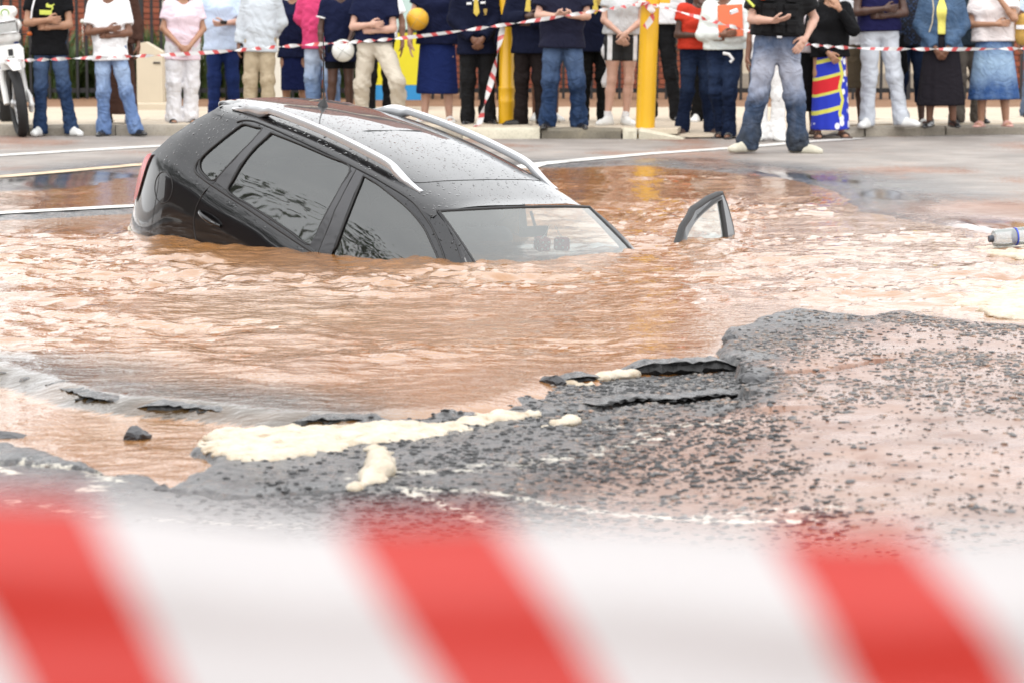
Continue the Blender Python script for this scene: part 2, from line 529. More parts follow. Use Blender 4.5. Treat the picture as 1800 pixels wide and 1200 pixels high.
gx = axis([(-1500, -300, 240), (-300, -60, 60), (-60, -14, 10), (-14, -2.6, .2), (-2.6, 2.9, .017), (2.9, 14, .2), (14, 60, 10), (60, 300, 60), (300, 1500, 240)])
gy = axis([(-600, -60, 90), (-60, -6, 9), (-6, 6.3, .5), (6.3, 12.6, .021), (12.6, 29, .09), (29, 60, 4), (60, 300, 40), (300, 2400, 300)])
me, X, Y, Z = grid_mesh('ground', gx, gy, lambda x, y: np.where((np.abs(x) < 14) & (y > 4) & (y < 29), ground_z(x, y), .02), M_GROUND)
ground = link('ground', me); tag(ground, kind='structure')
mudv = .27 + .62 * sstep(-.2, 1.1, X - .25 - .3 * (Y - 9.5)) * sstep(13.5, 12.5, Y) + .35 * sstep(.2, .9, fbm(X * .9, Y * .5, 3) + .3) * (Y > 15)
mudv = mudv - .3 * sstep(.25, .05, seg_dist(X, Y, SLAB_EDGE + [(.86, 10.2), (.8, 9.5)])) - .25 * sstep(11.2, 12.2, Y) * (Y < 13)
mudv = mudv + .35 * np.exp(-((X - 1.15) / .45)**2 - ((Y - 8.2) / .55)**2) + .6 * np.exp(-((X - 3.2) / .7)**2 - ((Y - 18.2) / 1.2)**2)
set_attr(me, 'mud', np.clip(mudv, 0, 1).ravel())
wet_edge = poly_sd(X, Y, POOL) + .5 * fbm(X * .8, Y * .5, 3)
set_attr(me, 'dry', (sstep(14, 16, Y) * sstep(-.15, -1.3, wet_edge)).ravel())
set_attr(me, 'slick', (sstep(15, 16, Y) * sstep(-.55, -.25, wet_edge) * sstep(-.1, .3, fbm(X * .6 + 3, Y * .4, 2) + .25)).ravel())
resi = np.zeros_like(X)
for ln, w_ in (([(-.45, 8.2), (-.1, 8.35), (.25, 8.6), (.5, 9.0)], .10), ([(-1.75, 8.6), (-1.5, 8.5), (-1.4, 8.45)], .05), ([(-1.27, 8.35), (-1.2, 8.15), (-1.22, 7.95)], .06), ([(-1.6, 8.4), (-1.5, 8.25)], .03), ([(.2, 9.3), (.5, 9.15), (.8, 9.1)], .07), ([(-.3, 8.0), (-.05, 7.91), (.1, 7.74), (.28, 7.6), (.5, 7.45), (.8, 7.3)], .035), ([(-.3, 7.95), (-.17, 7.7), (-.1, 7.5)], .03), ([(.5, 7.5), (.9, 7.45)], .05), ([(-1.6, 7.9), (-1.1, 7.55), (-.5, 7.4)], .05)):
    resi = np.maximum(resi, (.62 if w_ < .036 else .46) * sstep(w_ * 2.2, 0, seg_dist(X, Y, ln)))
set_attr(me, 'residue', resi.ravel())

wx_ = axis([(-11, -3.4, .06), (-3.4, 3.4, .023), (3.4, 11, .06)])
wy_ = axis([(7.9, 11.5, .026), (11.5, 16.5, .036), (16.5, 25, .055)])
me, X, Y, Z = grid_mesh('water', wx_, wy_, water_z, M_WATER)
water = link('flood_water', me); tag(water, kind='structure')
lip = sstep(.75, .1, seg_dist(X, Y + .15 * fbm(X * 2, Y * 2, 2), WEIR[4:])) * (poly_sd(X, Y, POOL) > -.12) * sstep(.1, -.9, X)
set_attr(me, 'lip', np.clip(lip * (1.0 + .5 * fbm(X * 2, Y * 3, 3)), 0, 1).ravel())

# lane paint on the far road, laid on the tarmac
def mat_paint(name, col):
    m, nt, bs = new_mat(name)
    v = coords(nt)
    n = noise(nt, v, 5, 8, .75)
    c = ramp(nt, n, [(.36, tuple(x * .32 for x in col)), (.47, tuple(x * .8 for x in col)), (.6, col), (.8, tuple(min(.85, x * 1.08) for x in col))])
    nt.links.new(c, bs.inputs['Base Color']); bs.inputs['Roughness'].default_value = .55
    bump(nt, noise(nt, v, 60, 3), .3, .004, bs)
    return m
M_LINE = mat_paint('worn_white_paint', (.72, .70, .66)); M_LINEY = mat_paint('worn_cream_paint', (.62, .47, .30))
def paint_line(line, w, mat):
    pts = [Vector((a, b)) for a, b in line]
    dense = []
    for a, b in zip(pts[:-1], pts[1:]):
        n = max(2, int((b - a).length / .25))
        dense += [a.lerp(b, k / n) for k in range(n)]
    dense.append(pts[-1])
    v = []; f = []
    for i, p in enumerate(dense):
        t = (dense[min(i + 1, len(dense) - 1)] - dense[max(i - 1, 0)]).normalized(); nn = Vector((-t.y, t.x))
        for s in (-.5, 0, .5):
            q = p + nn * w * s; v.append((q.x, q.y))
        if i: b = 3 * i; f += [(b - 3, b - 2, b + 1, b), (b - 2, b - 1, b + 2, b + 1)]
    a = np.array(v); z = ground_z(a[:, 0], a[:, 1]) + .006
    o = mesh_obj('road_marking', np.column_stack([a, z]), [q[::-1] for q in f], mat)
    return tag(o, kind='structure')
paint_line([(-9, 19.2), (-4.62, 24.98), (-3.43, 26.54), (-2.6, 27.6)], .24, M_LINE)
paint_line([(-9, 15.6), (-4.05, 21.9), (-3.15, 23.58), (-2.2, 25.3)], .2, M_LINEY)
paint_line(L3, .2, M_LINE)
paint_line([(-.3, 22.9), (.39, 23.92), (1.19, 25.16), (2.1, 26.23), (2.92, 27.4), (3.5, 28.05)], .2, M_LINE)

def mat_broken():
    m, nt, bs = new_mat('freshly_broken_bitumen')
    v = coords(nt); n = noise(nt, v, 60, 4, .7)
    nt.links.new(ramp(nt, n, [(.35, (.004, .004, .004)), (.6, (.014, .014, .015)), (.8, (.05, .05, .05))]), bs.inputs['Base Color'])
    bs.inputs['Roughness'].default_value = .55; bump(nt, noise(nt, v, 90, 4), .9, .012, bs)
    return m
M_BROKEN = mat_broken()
def broken_plate(label, line, depth, zt, thick, tilt, seed):
    """a lifted plate of road surface: jagged front face, top sloping back into the water"""
    P_ = []
    for a, b in zip(line[:-1], line[1:]):
        n = max(2, int(math.hypot(b[0] - a[0], b[1] - a[1]) / .022))
        P_ += [(a[0] + (b[0] - a[0]) * k / n, a[1] + (b[1] - a[1]) * k / n) for k in range(n)]
    P_.append(line[-1]); P_ = np.array(P_); r = np.random.default_rng(seed); N = len(P_)
    j = lambda s_: r.normal(0, s_, N)
    taper = np.minimum(1, np.minimum(np.arange(N), np.arange(N)[::-1]) / 6 + .25)
    t = np.gradient(P_, axis=0); t /= np.linalg.norm(t, axis=1)[:, None]; nn = np.stack([-t[:, 1], t[:, 0]], 1); nn *= np.sign(nn[:, 1])[:, None]
    rows = []
    for dd, zz, js in ((.02, zt - thick, .010), (-.012, zt - thick * .62, .012), (.004, zt - thick * .28, .010), (-.006, zt - .006, .008), (.014, zt, .006), (.05, zt + .004, .006), (depth * .5, zt - tilt * .4, .006), (depth, zt - tilt, .006)):
        q = P_ + nn * (dd + j(js * .7))[:, None]
        z = zz + j(js * .35); z = np.where(np.arange(N) >= 0, zt - thick + (z - zt + thick) * taper, z)
        rows.append(np.column_stack([q, z]))
    V = np.concatenate(rows); F = []; mi = []
    for k in range(len(rows) - 1):
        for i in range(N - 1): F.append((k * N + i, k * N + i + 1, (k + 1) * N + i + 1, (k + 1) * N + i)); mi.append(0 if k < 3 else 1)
    o = mesh_obj('asphalt_plate', V, F, [M_BROKEN, M_GROUND], None, False)
    o.data.polygons.foreach_set('material_index', mi); autosmooth(o, 28)
    for nm, val in (('mud', .25), ('dry', 0), ('slick', 0), ('residue', 0)): set_attr(o.data, nm, np.full(len(V), val))
    tag(o, label, 'rubble'); return o
broken_plate('long black broken edge of asphalt lying against the muddy water', [(.40, 10.42), (.52, 10.47), (.64, 10.50), (.76, 10.55), (.90, 10.60)], .22, .032, .06, .06, 3)
broken_plate('short low strip of broken asphalt left of the long black edge', [(.13, 10.22), (.22, 10.235), (.31, 10.28), (.38, 10.36)], .15, .012, .035, .04, 5)
broken_plate('second broken asphalt lip along the crack in front', [(.30, 9.70), (.45, 9.83), (.58, 9.80), (.70, 9.90), (.87, 10.02)], .16, -.010, .016, .012, 8)
for k_, (i0, i1) in enumerate(((3, 6), (6, 9), (8, 11))):
    broken_plate(('black asphalt lip under the overflow near the foam bank', 'middle black asphalt lip under the overflow', 'left black asphalt lip where the overflow starts')[k_], [(a, b - .05) for a, b in WEIR[i0:i1][::-1]], .14, -.008, .036, .02, 20 + k_)
# ------------------------------------------------------------------ pavement, kerb, fence, wall
def mat_concrete(name, a, b, s=3.0):
    m, nt, bs = new_mat(name)
    v = coords(nt)
    n = noise(nt, v, s, 6, .65); n2 = noise(nt, v, 60, 3)
    c = mixc(nt, n, a, b)
    c = mixc(nt, math_n(nt, 'MULTIPLY', ramp(nt, n2, [(.3, (1, 1, 1)), (.5, (0, 0, 0))]), .35), c, tuple(x * .5 for x in a))
    nt.links.new(c, bs.inputs['Base Color']); bs.inputs['Roughness'].default_value = .8
    bump(nt, math_n(nt, 'ADD', n2, n), .4, .01, bs)
    return m
M_PAVE = mat_concrete('sandy_pavement', (.42, .34, .25), (.60, .51, .40), 1.6)
M_SLAB = mat_concrete('paving_concrete', (.44, .37, .28), (.62, .54, .43), 2.2)
M_KERB_C = mat_concrete('cream_painted_kerb', (.40, .36, .27), (.66, .62, .50), 5)
M_KERB_B = mat_concrete('black_painted_kerb', (.06, .06, .06), (.26, .22, .15), 4)
M_KERB_G = mat_concrete('weathered_kerb', (.20, .17, .13), (.40, .36, .30), 7)
M_SOIL = mat_concrete('bare_orange_soil', (.16, .08, .04), (.27, .15, .08), 3)
KLINE = [(-9, 28.75), (-2.5, 28.7), (-.5, 28.08), (1.25, 28.0), (1.7, 27.9), (3.3, 28.05), (3.6, 28.5), (4.5, 28.82), (9, 29.9)]
def kerb_y(x): return np.interp(x, [p[0] for p in KLINE], [p[1] for p in KLINE])
def pave_z(x, y):
    ramp_ = sstep(1.3, 1.75, x) * sstep(3.5, 3.2, x)
    z = .11 + 0 * x
    zr = np.clip(.03 + .045 * (y - kerb_y(x)), .026, .11)
    return z * (1 - ramp_) + zr * ramp_ + .004 * fbm(x * 1.3, y * 1.3, 2)
xs, tt = axis([(-12, 12, .15)]), np.linspace(0, 1, 30)
X, T = np.meshgrid(xs, tt); Y = kerb_y(X) + .17 + T * (34.2 - kerb_y(X)); Z = pave_z(X, Y)
nx = len(xs); i = np.arange(29)[:, None] * nx + np.arange(nx - 1)[None, :]
Fp = np.stack([i, i + 1, i + nx + 1, i + nx], -1).reshape(-1, 4)
pave = mesh_obj('pavement', np.stack([X.ravel(), Y.ravel(), Z.ravel()], 1), Fp, M_PAVE); tag(pave, kind='structure')
me, X, Y, Z = grid_mesh('verge', axis([(-12, 12, .15)]), axis([(33.8, 42, .2)]), lambda x, y: .085 + .05 * sstep(33.8, 34.8, y + .5 * fbm(x, y * .5, 2)) + .03 * fbm(x * 2, y * 2, 3), M_SOIL)
tag(link('soil_verge', me), kind='structure')
# paving slabs in courses behind the kerb
for row in range(3):
    x = -8.2 + .3 * row
    while x < 7.5:
        if not (.95 < x < 3.4):
            y0 = max(kerb_y(x), kerb_y(x + .88)) + .19 + row * .62
            mb = MB().box((0, 0, -.04), (.885, .60, .014), ch=.006)
            o = mb.build('paving_slab', M_SLAB, pave)
            o.location = (x, y0, .108 + .004 * rng.random()); o.rotation_euler = (rng.uniform(-.004, .004), rng.uniform(-.004, .004), math.atan2(float(kerb_y(x + .88) - kerb_y(x)), .88))
        x += .9
kerb = empty('kerb'); tag(kerb, kind='structure')
def kerb_stone(x0, x1, mat, h=.118, hr=None):
    y0, y1 = float(kerb_y(x0)), float(kerb_y(x1)); hr = h if hr is None else hr
    L = math.hypot(x1 - x0, y1 - y0)
    n = 7; V = []
    for i in range(n):
        u = i / (n - 1) * L; hh = h + (hr - h) * i / (n - 1)
        j = lambda: rng.uniform(-.004, .004)
        V += [(u, 0 + j(), -.08), (u, .004 + j(), hh * .75), (u, .03 + j(), hh + j()), (u, .19, hh + j()), (u, .19, -.08)]
    F = []
    for i in range(n - 1):
        for k in range(4): F.append((i * 5 + k, i * 5 + 5 + k, i * 5 + 6 + k, i * 5 + k + 1))
    F += [(0, 1, 2, 3, 4), tuple((n - 1) * 5 + k for k in (4, 3, 2, 1, 0))]
    o = mesh_obj('kerb_stone', V, F, mat, kerb, False); autosmooth(o, 40)
    o.location = (x0, y0, .012); o.rotation_euler = (0, 0, math.atan2(y1 - y0, x1 - x0))
x = -8.6
while x < .2:
    kerb_stone(x, min(x + .89, .28), M_KERB_C if x > -1.3 else M_KERB_G); x += .9
kerb_stone(.30, 1.10, M_KERB_B); kerb_stone(1.12, 1.26, M_KERB_C); kerb_stone(1.28, 1.72, M_KERB_C, .118, .02)
kerb_stone(3.32, 3.62, M_KERB_G, .03, .11)
x = 3.64
while x < 8.5: kerb_stone(x, x + .86, M_KERB_G, .11 + rng.uniform(-.012, .01)); x += .88

# brick building behind the fence
def mat_brick(name, a, b):
    m, nt, bs = new_mat(name)
    gi = nt.nodes.new('ShaderNodeObjectInfo')
    n = noise(nt, coords(nt), 9, 5)
    c = mixc(nt, gi.outputs['Random'], a, b)
    c = mixc(nt, math_n(nt, 'MULTIPLY', n, .5), c, tuple(x * .5 for x in a))
    nt.links.new(c, bs.inputs['Base Color']); bs.inputs['Roughness'].default_value = .85
    bump(nt, noise(nt, coords(nt), 45, 4), .4, .006, bs)
    return m
M_BRICK = mat_brick('red_brick', (.24, .065, .035), (.34, .10, .05))
M_MORTAR = mat_concrete('mortar', (.26, .22, .19), (.38, .33, .29), 12)
M_CREAM = simple('cream_render', (.56, .49, .38), .85, var=.08, scale=4, bmp=.2); M_ROOF = simple('brown_roof_tiles', (.10, .05, .035), .8, var=.3, scale=12)
def mat_brickwall():
    m, nt, bs = new_mat('brickwork')
    br = nt.nodes.new('ShaderNodeTexBrick'); br.inputs['Scale'].default_value = 1.0
    br.inputs['Brick Width'].default_value = .235; br.inputs['Row Height'].default_value = .085; br.inputs['Mortar Size'].default_value = .006
    br.inputs['Color1'].default_value = (.25, .07, .038, 1); br.inputs['Color2'].default_value = (.33, .095, .05, 1); br.inputs['Mortar'].default_value = (.3, .26, .22, 1)
    t = nt.nodes.new('ShaderNodeTexCoord'); mp = nt.nodes.new('ShaderNodeMapping'); mp.inputs['Rotation'].default_value = (R_(90), 0, 0)
    nt.links.new(t.outputs['Object'], mp.inputs[0]); nt.links.new(mp.outputs[0], br.inputs['Vector'])
    nt.links.new(br.outputs['Color'], bs.inputs['Base Color']); bs.inputs['Roughness'].default_value = .85
    return m
WY = 40.0
bld = empty('brick_building', (0, WY, 0)); tag(bld, 'red brick building behind the black railings', 'building')
MB().box((-9.5, .02, -.1), (9, 8, 1.62)).build('wall_core', M_MORTAR, bld)
MBW = mat_brickwall()
MB().box((-9.5, .0, 1.625), (9, 8, 2.7)).build('upper_wall', MBW, bld)
MB().box((-7, .0, 2.703), (2.9, 8, 6.4)).build('upper_wall', MBW, bld)
MB().box((-2.7, .3, 7.35), (1.3, 7.5, 8.4)).build('added_tower', MBW, bld)  # unseen block added above the roof so the car's roof mirrors brick
MB().box((-7.3, -.35, 6.4), (3.2, 8.4, 6.7)).build('fascia', M_CREAM, bld)
MB().add([(-7.3, -.4, 6.705), (3.2, -.4, 6.705), (3.2, 8.4, 6.705), (-7.3, 8.4, 6.705), (-5, 4, 7.3), (1.5, 4, 7.3)], [(0, 1, 5, 4), (2, 3, 4, 5), (1, 2, 5), (3, 0, 4), (3, 2, 1, 0)]).build('roof', M_ROOF, bld)
WIN = [(-7.6, -6.8), (-6.55, -6.0), (-5.5, -4.9), (-4.75, -4.35), (2.15, 2.55), (7.0, 7.5)]
bm_ = make_mesh('brick', *(lambda m: (m.v, m.f))(MB().box((-.111, 0, -.036), (.111, .06, .036))), M_BRICK, False)
rest = MB(); nb_ = 0
for row in range(19):
    z = .005 + row * .085
    x = -9.4 + (row % 2) * .1175
    while x < 8.9:
        d = rng.uniform(-.006, .002)
        if any(a <= x <= b for a, b in WIN) and nb_ < 300 and z > .1 and not (2.9 < x < 6.85):
            o = link('brick', bm_, bld); o.location = (x, -.03 + d, z); o.rotation_euler = (0, rng.uniform(-.006, .006), 0); nb_ += 1
        elif not (2.95 < x < 6.8):
            rest.box((x - .111, -.03 + d, z - .036), (x + .111, .03, z + .036))
        x += .235
o = rest.build('brickwork', M_BRICK, bld); o['kind'] = 'stuff'
MB().box((2.86, -.055, .38), (6.9, .015, 1.62)).build('rendered_panel', M_CREAM, bld)
MB().box((2.80, -.075, -.05), (6.95, .015, .38)).build('plinth', M_KERB_G, bld)
for wx0 in (-6.2, -3.2, -.2):
    w = MB().box((wx0, -.03, 2.6), (wx0 + 1.5, .01, 4.1)).build('window', simple('dark_window', (.03, .035, .04), .08), bld)
    for k in (0, .73, 1.46): MB().box((wx0 + k, -.05, 2.6), (wx0 + k + .05, -.02, 4.1)).build('frame', M_CREAM, w)
# cream column seen above the low pillar
MB().box((-5.66, -.12, .1), (-5.42, -.04, 3.2)).build('column', M_CREAM, bld)

M_IRON = simple('black_painted_iron', (.012, .012, .014), .45, var=.2)
fence = empty('railing_fence', (0, 36.3, .1)); tag(fence, 'black iron railing fence behind the crowd', 'fence')
pk = make_mesh('picket', *(lambda m: (m.v, m.f))(MB().box((-.018, -.018, .0), (.018, .018, 1.85), ch=.004)), M_IRON, False)
x = -8.6
while x < 8.6:
    o = link('picket', pk, fence); o.location = (x, 0, 0); x += .122
for z in (.12, 1.7): MB().box((-8.7, .02, z), (8.7, .055, z + .06)).build('rail', M_IRON, fence)
for px_ in (-7.4, -4.9, -2.4, .1, 2.6, 5.1, 7.6): MB().box((px_ + .03, -.04, -.05), (px_ + .10, .04, 1.9), ch=.006).build('fence_post', M_IRON, fence)

# strap-leaved plants inside the railings
M_LEAF = simple('strap_leaf', (.050, .105, .020), .5, var=.5, scale=6); M_LEAF2 = simple('dry_leaf', (.075, .12, .03), .6, var=.5, scale=6); M_FLOWER = simple('white_petal', (.75, .75, .68), .6)
def plant_mesh(seed):
    r = random.Random(seed); mb = MB()
    for k in range(190):
        a = r.uniform(0, 6.283); L = r.uniform(.45, .95); lean = r.uniform(.15, .9); w = r.uniform(.010, .022)
        b = Vector((r.uniform(-.26, .26), r.uniform(-.14, .14), 0)); d = Vector((math.cos(a), math.sin(a), 0)); s = Vector((-d.y, d.x, 0))
        pts = []
        for t in np.linspace(0, 1, 6):
            pts.append(b + d * (lean * L * t**1.6 * .8) + Vector((0, 0, L * (t - .42 * lean * t**2.6))))
        v = []
        for i, q in enumerate(pts):
            ww = w * (1 - (i / 5)**2 * .95); v += [q - s * ww, q + s * ww + Vector((0, 0, .004))]
        mb.add(v, [(2 * i, 2 * i + 1, 2 * i + 3, 2 * i + 2) for i in range(5)])
    return make_mesh('leaves', mb.v, mb.f, [M_LEAF, M_LEAF2][seed % 3 == 0], True)
def flower_mesh(seed):
    r = random.Random(seed + 50); mb = MB()
    for k in range(5):
        p0 = Vector((r.uniform(-.2, .2), r.uniform(-.15, .15), 0)); p1 = p0 + Vector((r.uniform(-.1, .1), 0, r.uniform(.75, 1.05)))
        mb.tube([p0, p1], .004, 4)
        mb.lathe([(.002, -.03), (.022, -.018), (.026, .0), (.018, .02), (.002, .03)], 7, Matrix.Translation(p1))
    return make_mesh('flowers', mb.v, mb.f, M_FLOWER, True)
pmz = [plant_mesh(k) for k in range(4)]; fmz = [flower_mesh(k) for k in range(3)]
PL = [(-7.5, 37.3, 'strap-leaved plant behind the motorcycle'), (-7.0, 36.9, 'strap-leaved plant between the motorcycle and the black T-shirt'), (-6.45, 37.2, 'strap-leaved plant just right of the black T-shirt'), (-6.0, 36.8, 'pale arching plant left of the white T-shirt'), (-5.55, 37.4, 'strap-leaved plant behind the white T-shirt'),
      (-5.0, 37.1, 'strap-leaved plant between the cream pillar and the pink blouse'), (-4.55, 37.5, 'strap-leaved plant behind the pink blouse'), (-4.15, 36.9, 'strap-leaved plant right of the pink blouse'), (-3.75, 37.3, 'strap-leaved plant behind the outstretched arm'), (-3.3, 36.8, 'low leafy plant left of the grey sweatshirt'), (-2.0, 37.2, 'strap-leaved plant behind the white ball'), (-1.55, 36.9, 'strap-leaved plant left of the yellow board')]
for k, (px_, py_, lb) in enumerate(PL):
    r_t = empty('strap_leaf_plant', (px_, py_, .10), rng.uniform(0, 6.28)); s_ = rng.uniform(1.0, 1.35); r_t.scale = (s_, s_, s_)
    tag(r_t, lb, 'plant', 'plants inside the railings')
    link('leaves', pmz[k % 4], r_t)
    for q in range(1): link('flowers', fmz[k % 3], r_t)
    o = link('leaves', pmz[(k + 1) % 4], r_t); o.location = (.25, .1, 0); o.rotation_euler = (0, 0, 1.3)

# low cream pillar with sloped cap
pil = empty('cream_pillar', (-4.36, 33.6, .1)); tag(pil, 'low cream pillar with a sloping top beside the white T-shirt', 'pillar')
MB().add([(-.155, -.15, .09), (.155, -.15, .09), (.155, .15, .09), (-.155, .15, .09), (-.155, -.15, .80), (.155, -.15, .70), (.155, .15, .70), (-.155, .15, .80), (-.05, -.15, .82), (-.05, .15, .82)], [(3, 2, 1, 0), (0, 1, 5, 8, 4), (2, 3, 7, 9, 6), (1, 2, 6, 5), (3, 0, 4, 7), (4, 8, 9, 7), (8, 5, 6, 9)]).build('shaft', M_CREAM, pil)
MB().box((-.20, -.20, .0), (.20, .20, .09), ch=.012).build('base', M_CREAM, pil)
MB().box((-.22, -.22, -.12), (.24, .22, -.002)).build('footing', M_KERB_G, pil)
MB().box((.045, -.162, .56), (.13, -.149, .58)).build('slot', M_RUBBER, pil)

# plain upright signboard with a red label
sg = empty('signboard', (-2.74, 32.9, .11)); tag(sg, 'tall off-white signboard with a red label behind the grey sweatshirt', 'sign')
MB().box((-.20, -.03, 0), (.10, .03, 1.9), ch=.006).build('panel', simple('off_white_board', (.66, .63, .56), .6, var=.04), sg)
lb_ = MB().box((-.065, -.036, 1.22), (.035, -.0305, 1.55)).build('label', simple('red_sign_label', (.50, .04, .03), .5, var=.1), sg)
for k in range(5): MB().box((-.050, -.039, 1.26 + k * .05), (.02 - .015 * (k % 2), -.0365, 1.268 + k * .05)).build('text_line', simple('pale_red_text', (.70, .35, .30), .6), lb_)

# yellow and blue notice board in a green frame
nb = empty('notice_board', (-1.35, 33.6, .1)); tag(nb, 'yellow and blue board in a dark green frame behind the bent knee', 'board')
M_GRN = simple('dark_green_frame', (.010, .04, .022), .4)
MB().box((-.30, -.02, .12), (.27, .02, .30)).build('lower_panel', simple('sky_blue_panel', (.02, .22, .50), .5, var=.06), nb)
MB().box((-.30, -.022, .302), (.27, .02, .93)).build('middle_panel', simple('yellow_panel', (.62, .54, .015), .5, var=.06), nb)
MB().box((-.30, -.02, .97), (.27, .02, 1.35)).build('upper_panel', simple('pale_aqua_panel', (.42, .55, .52), .5, var=.06), nb)
MB().box((-.31, -.03, .932), (.275, .03, .968)).build('crossbar', M_GRN, nb)
for x in (-.36, .276): MB().box((x, -.035, -.05), (x + .06, .035, 1.5), ch=.008).build('frame_post', M_GRN, nb)

# yellow bollard posts
M_YEL = simple('yellow_gloss_paint', (.72, .40, .008), .38, var=.06, scale=3, coat=.3)
post = empty('yellow_post', (1.355, 28.25, .10)); post.rotation_euler = (0, .035, 0); tag(post, 'tall bright yellow post wound with barrier tape at its top', 'post')
autosmooth(MB().lathe([(.10, -.1), (.0985, .0), (.0965, .6), (.095, 1.55)], 28).build('tube', M_YEL, post), 40)
MB().box((-.10, -.10, 1.55), (.10, .10, 1.6), ch=.01).build('cap', M_YEL, post)
MB().box((.085, -.04, 1.29), (.20, .04, 1.42), ch=.01).build('bracket', M_YEL, post)
post = empty('yellow_post', (-.055, 29.2, .10)); tag(post, 'yellow post with a collar between the blazered pupils', 'post')
autosmooth(MB().lathe([(.088, -.1), (.088, .24), (.09, .245), (.09, .27), (.088, .275), (.088, .385), (.09, .39), (.09, .405), (.079, .42), (.078, 1.6)], 28).build('tube', M_YEL, post), 40)
MB().lathe([(.08, 1.6), (.06, 1.63), (.01, 1.64)], 20).build('cap', M_YEL, post)

# ------------------------------------------------------------------ barrier tape
def mat_tape(name, period, duty, slant, phase, transl, red=(.62, .03, .03), white=(.70, .70, .70)):
    m = bpy.data.materials.new(name); m.use_nodes = True; nt = m.node_tree; nt.nodes.clear()
    u = nd(nt, 'ShaderNodeAttribute', attribute_name='u').outputs['Fac']; v = nd(nt, 'ShaderNodeAttribute', attribute_name='v').outputs['Fac']
    t = math_n(nt, 'ADD', math_n(nt, 'ADD', u, math_n(nt, 'MULTIPLY', v, slant)), phase)
    fr = math_n(nt, 'FRACT', math_n(nt, 'DIVIDE', t, period))
    isr = math_n(nt, 'LESS_THAN', fr, duty)
    c = mixc(nt, isr, white, red)
    out = nt.nodes.new('ShaderNodeOutputMaterial'); df = nt.nodes.new('ShaderNodeBsdfPrincipled'); df.inputs['Roughness'].default_value = .28
    tl = nt.nodes.new('ShaderNodeBsdfTranslucent'); mx = nt.nodes.new('ShaderNodeMixShader'); mx.inputs[0].default_value = transl
    nt.links.new(c, df.inputs['Base Color']); nt.links.new(c, tl.inputs[0]); nt.links.new(df.outputs[0], mx.inputs[1]); nt.links.new(tl.outputs[0], mx.inputs[2]); nt.links.new(mx.outputs[0], out.inputs[0])
    return m
def ribbon(name, path, width, mat, twist, step=.05, sag=0, ruffle=.0, seed=1, nv=5, roll0=0.0):
    P_ = crom(np.array(path, dtype=float), 40)
    s = np.concatenate([[0], np.cumsum(np.linalg.norm(np.diff(P_, axis=0), axis=1))])
    n = int(s[-1] / step) + 1; ss = np.linspace(0, s[-1], n)
    C = np.stack([np.interp(ss, s, P_[:, k]) for k in range(3)], 1)
    T = np.gradient(C, axis=0); T /= np.linalg.norm(T, axis=1)[:, None]
    V = []; U = []; W = []
    r = random.Random(seed); ph = [r.uniform(0, 6) for _ in range(6)]
    for i in range(n):
        t = T[i]; upv = np.array([0, 0, 1.0]); upv = upv - t * (upv @ t)
        if np.linalg.norm(upv) < .2: upv = np.array([0, 1.0, 0]) - t * t[1]
        upv /= np.linalg.norm(upv); sd = np.cross(t, upv)
        a = roll0 + twist * (ss[i] + .25 * math.sin(ss[i] * 2.1 + ph[0]) + .12 * math.sin(ss[i] * 5.3 + ph[1]))
        for q in range(nv):
            f = q / (nv - 1) - .5
            o = f * width * (upv * math.cos(a) + sd * math.sin(a))
            rf = ruffle * (math.sin(f * 7 + 1.2 * math.sin(ss[i] * 9 + ph[2])) + .6 * math.sin(f * 13 + 1.5 * math.sin(ss[i] * 6 + ph[3]) + ss[i] * 3))
            V.append(C[i] + o + rf * (sd * math.cos(a) - upv * math.sin(a))); U.append(ss[i]); W.append((.5 - f) * width)
    F = [(i * nv + q, i * nv + q + 1, (i + 1) * nv + q + 1, (i + 1) * nv + q) for i in range(n - 1) for q in range(nv - 1)]
    me = make_mesh(name, V, F, mat); set_attr(me, 'u', U); set_attr(me, 'v', W)
    return link(name, me)
M_TAPE = mat_tape('striped_barrier_tape', .15, .36, .6, 0, .35, (.62, .10, .10))
tl_ = [(-7.2, 28.3, .74), (-6.056, 28.2, 0.766), (-5.19, 28.2, 0.8), (-4.267, 28.2, 0.835), (-3.286, 28.2, 0.875), (-2.289, 28.0, 0.953), (-1.14, 27.9, 1.034), (-0.114, 27.8, 1.165), (0.906, 27.75, 1.317), (1.365, 28.12, 1.384)]
o = ribbon('barrier_tape', tl_, .038, M_TAPE, 12.0, .02, seed=4); tag(o, 'twisted red and white tape strung left of the tall yellow post', 'tape', 'red and white tapes strung before the crowd')
tr_ = [(1.423, 28.12, 1.373), (1.6, 28.0, 1.322), (1.983, 27.72, 1.21), (2.359, 27.4, 1.106), (2.789, 27.3, 0.997), (3.385, 27.6, 0.942), (4.277, 27.9, 0.926), (5.169, 28.1, 0.928), (6.052, 28.2, 0.938), (7.4, 28.3, .96)]
o = ribbon('barrier_tape', tr_, .038, M_TAPE, 11.0, .02, seed=9); tag(o, 'twisted red and white tape strung right of the tall yellow post', 'tape', 'red and white tapes strung before the crowd')
o = ribbon('barrier_tape', [(-0.03, 29.09, 1.45), (-0.05, 29.05, 1.36), (-0.11, 28.95, 1.067), (-0.17, 28.8, 0.762), (-0.25, 28.65, 0.453), (-0.34, 28.5, 0.155), (-.40, 28.45, .135)], .06, M_TAPE, 5.0, .02, seed=5); tag(o, 'loose tape end hanging down beside the collared yellow post', 'tape', 'red and white tapes strung before the crowd')
lp = [(1.365 + .115 * math.cos(a), 28.25 + .115 * math.sin(a), 1.38 + .02 * math.sin(2 * a)) for a in np.linspace(-1.57, 4.71, 14)] + [(1.36, 28.12, 1.36), (1.42, 28.09, 1.30), (1.40, 28.08, 1.22), (1.34, 28.09, 1.14)]
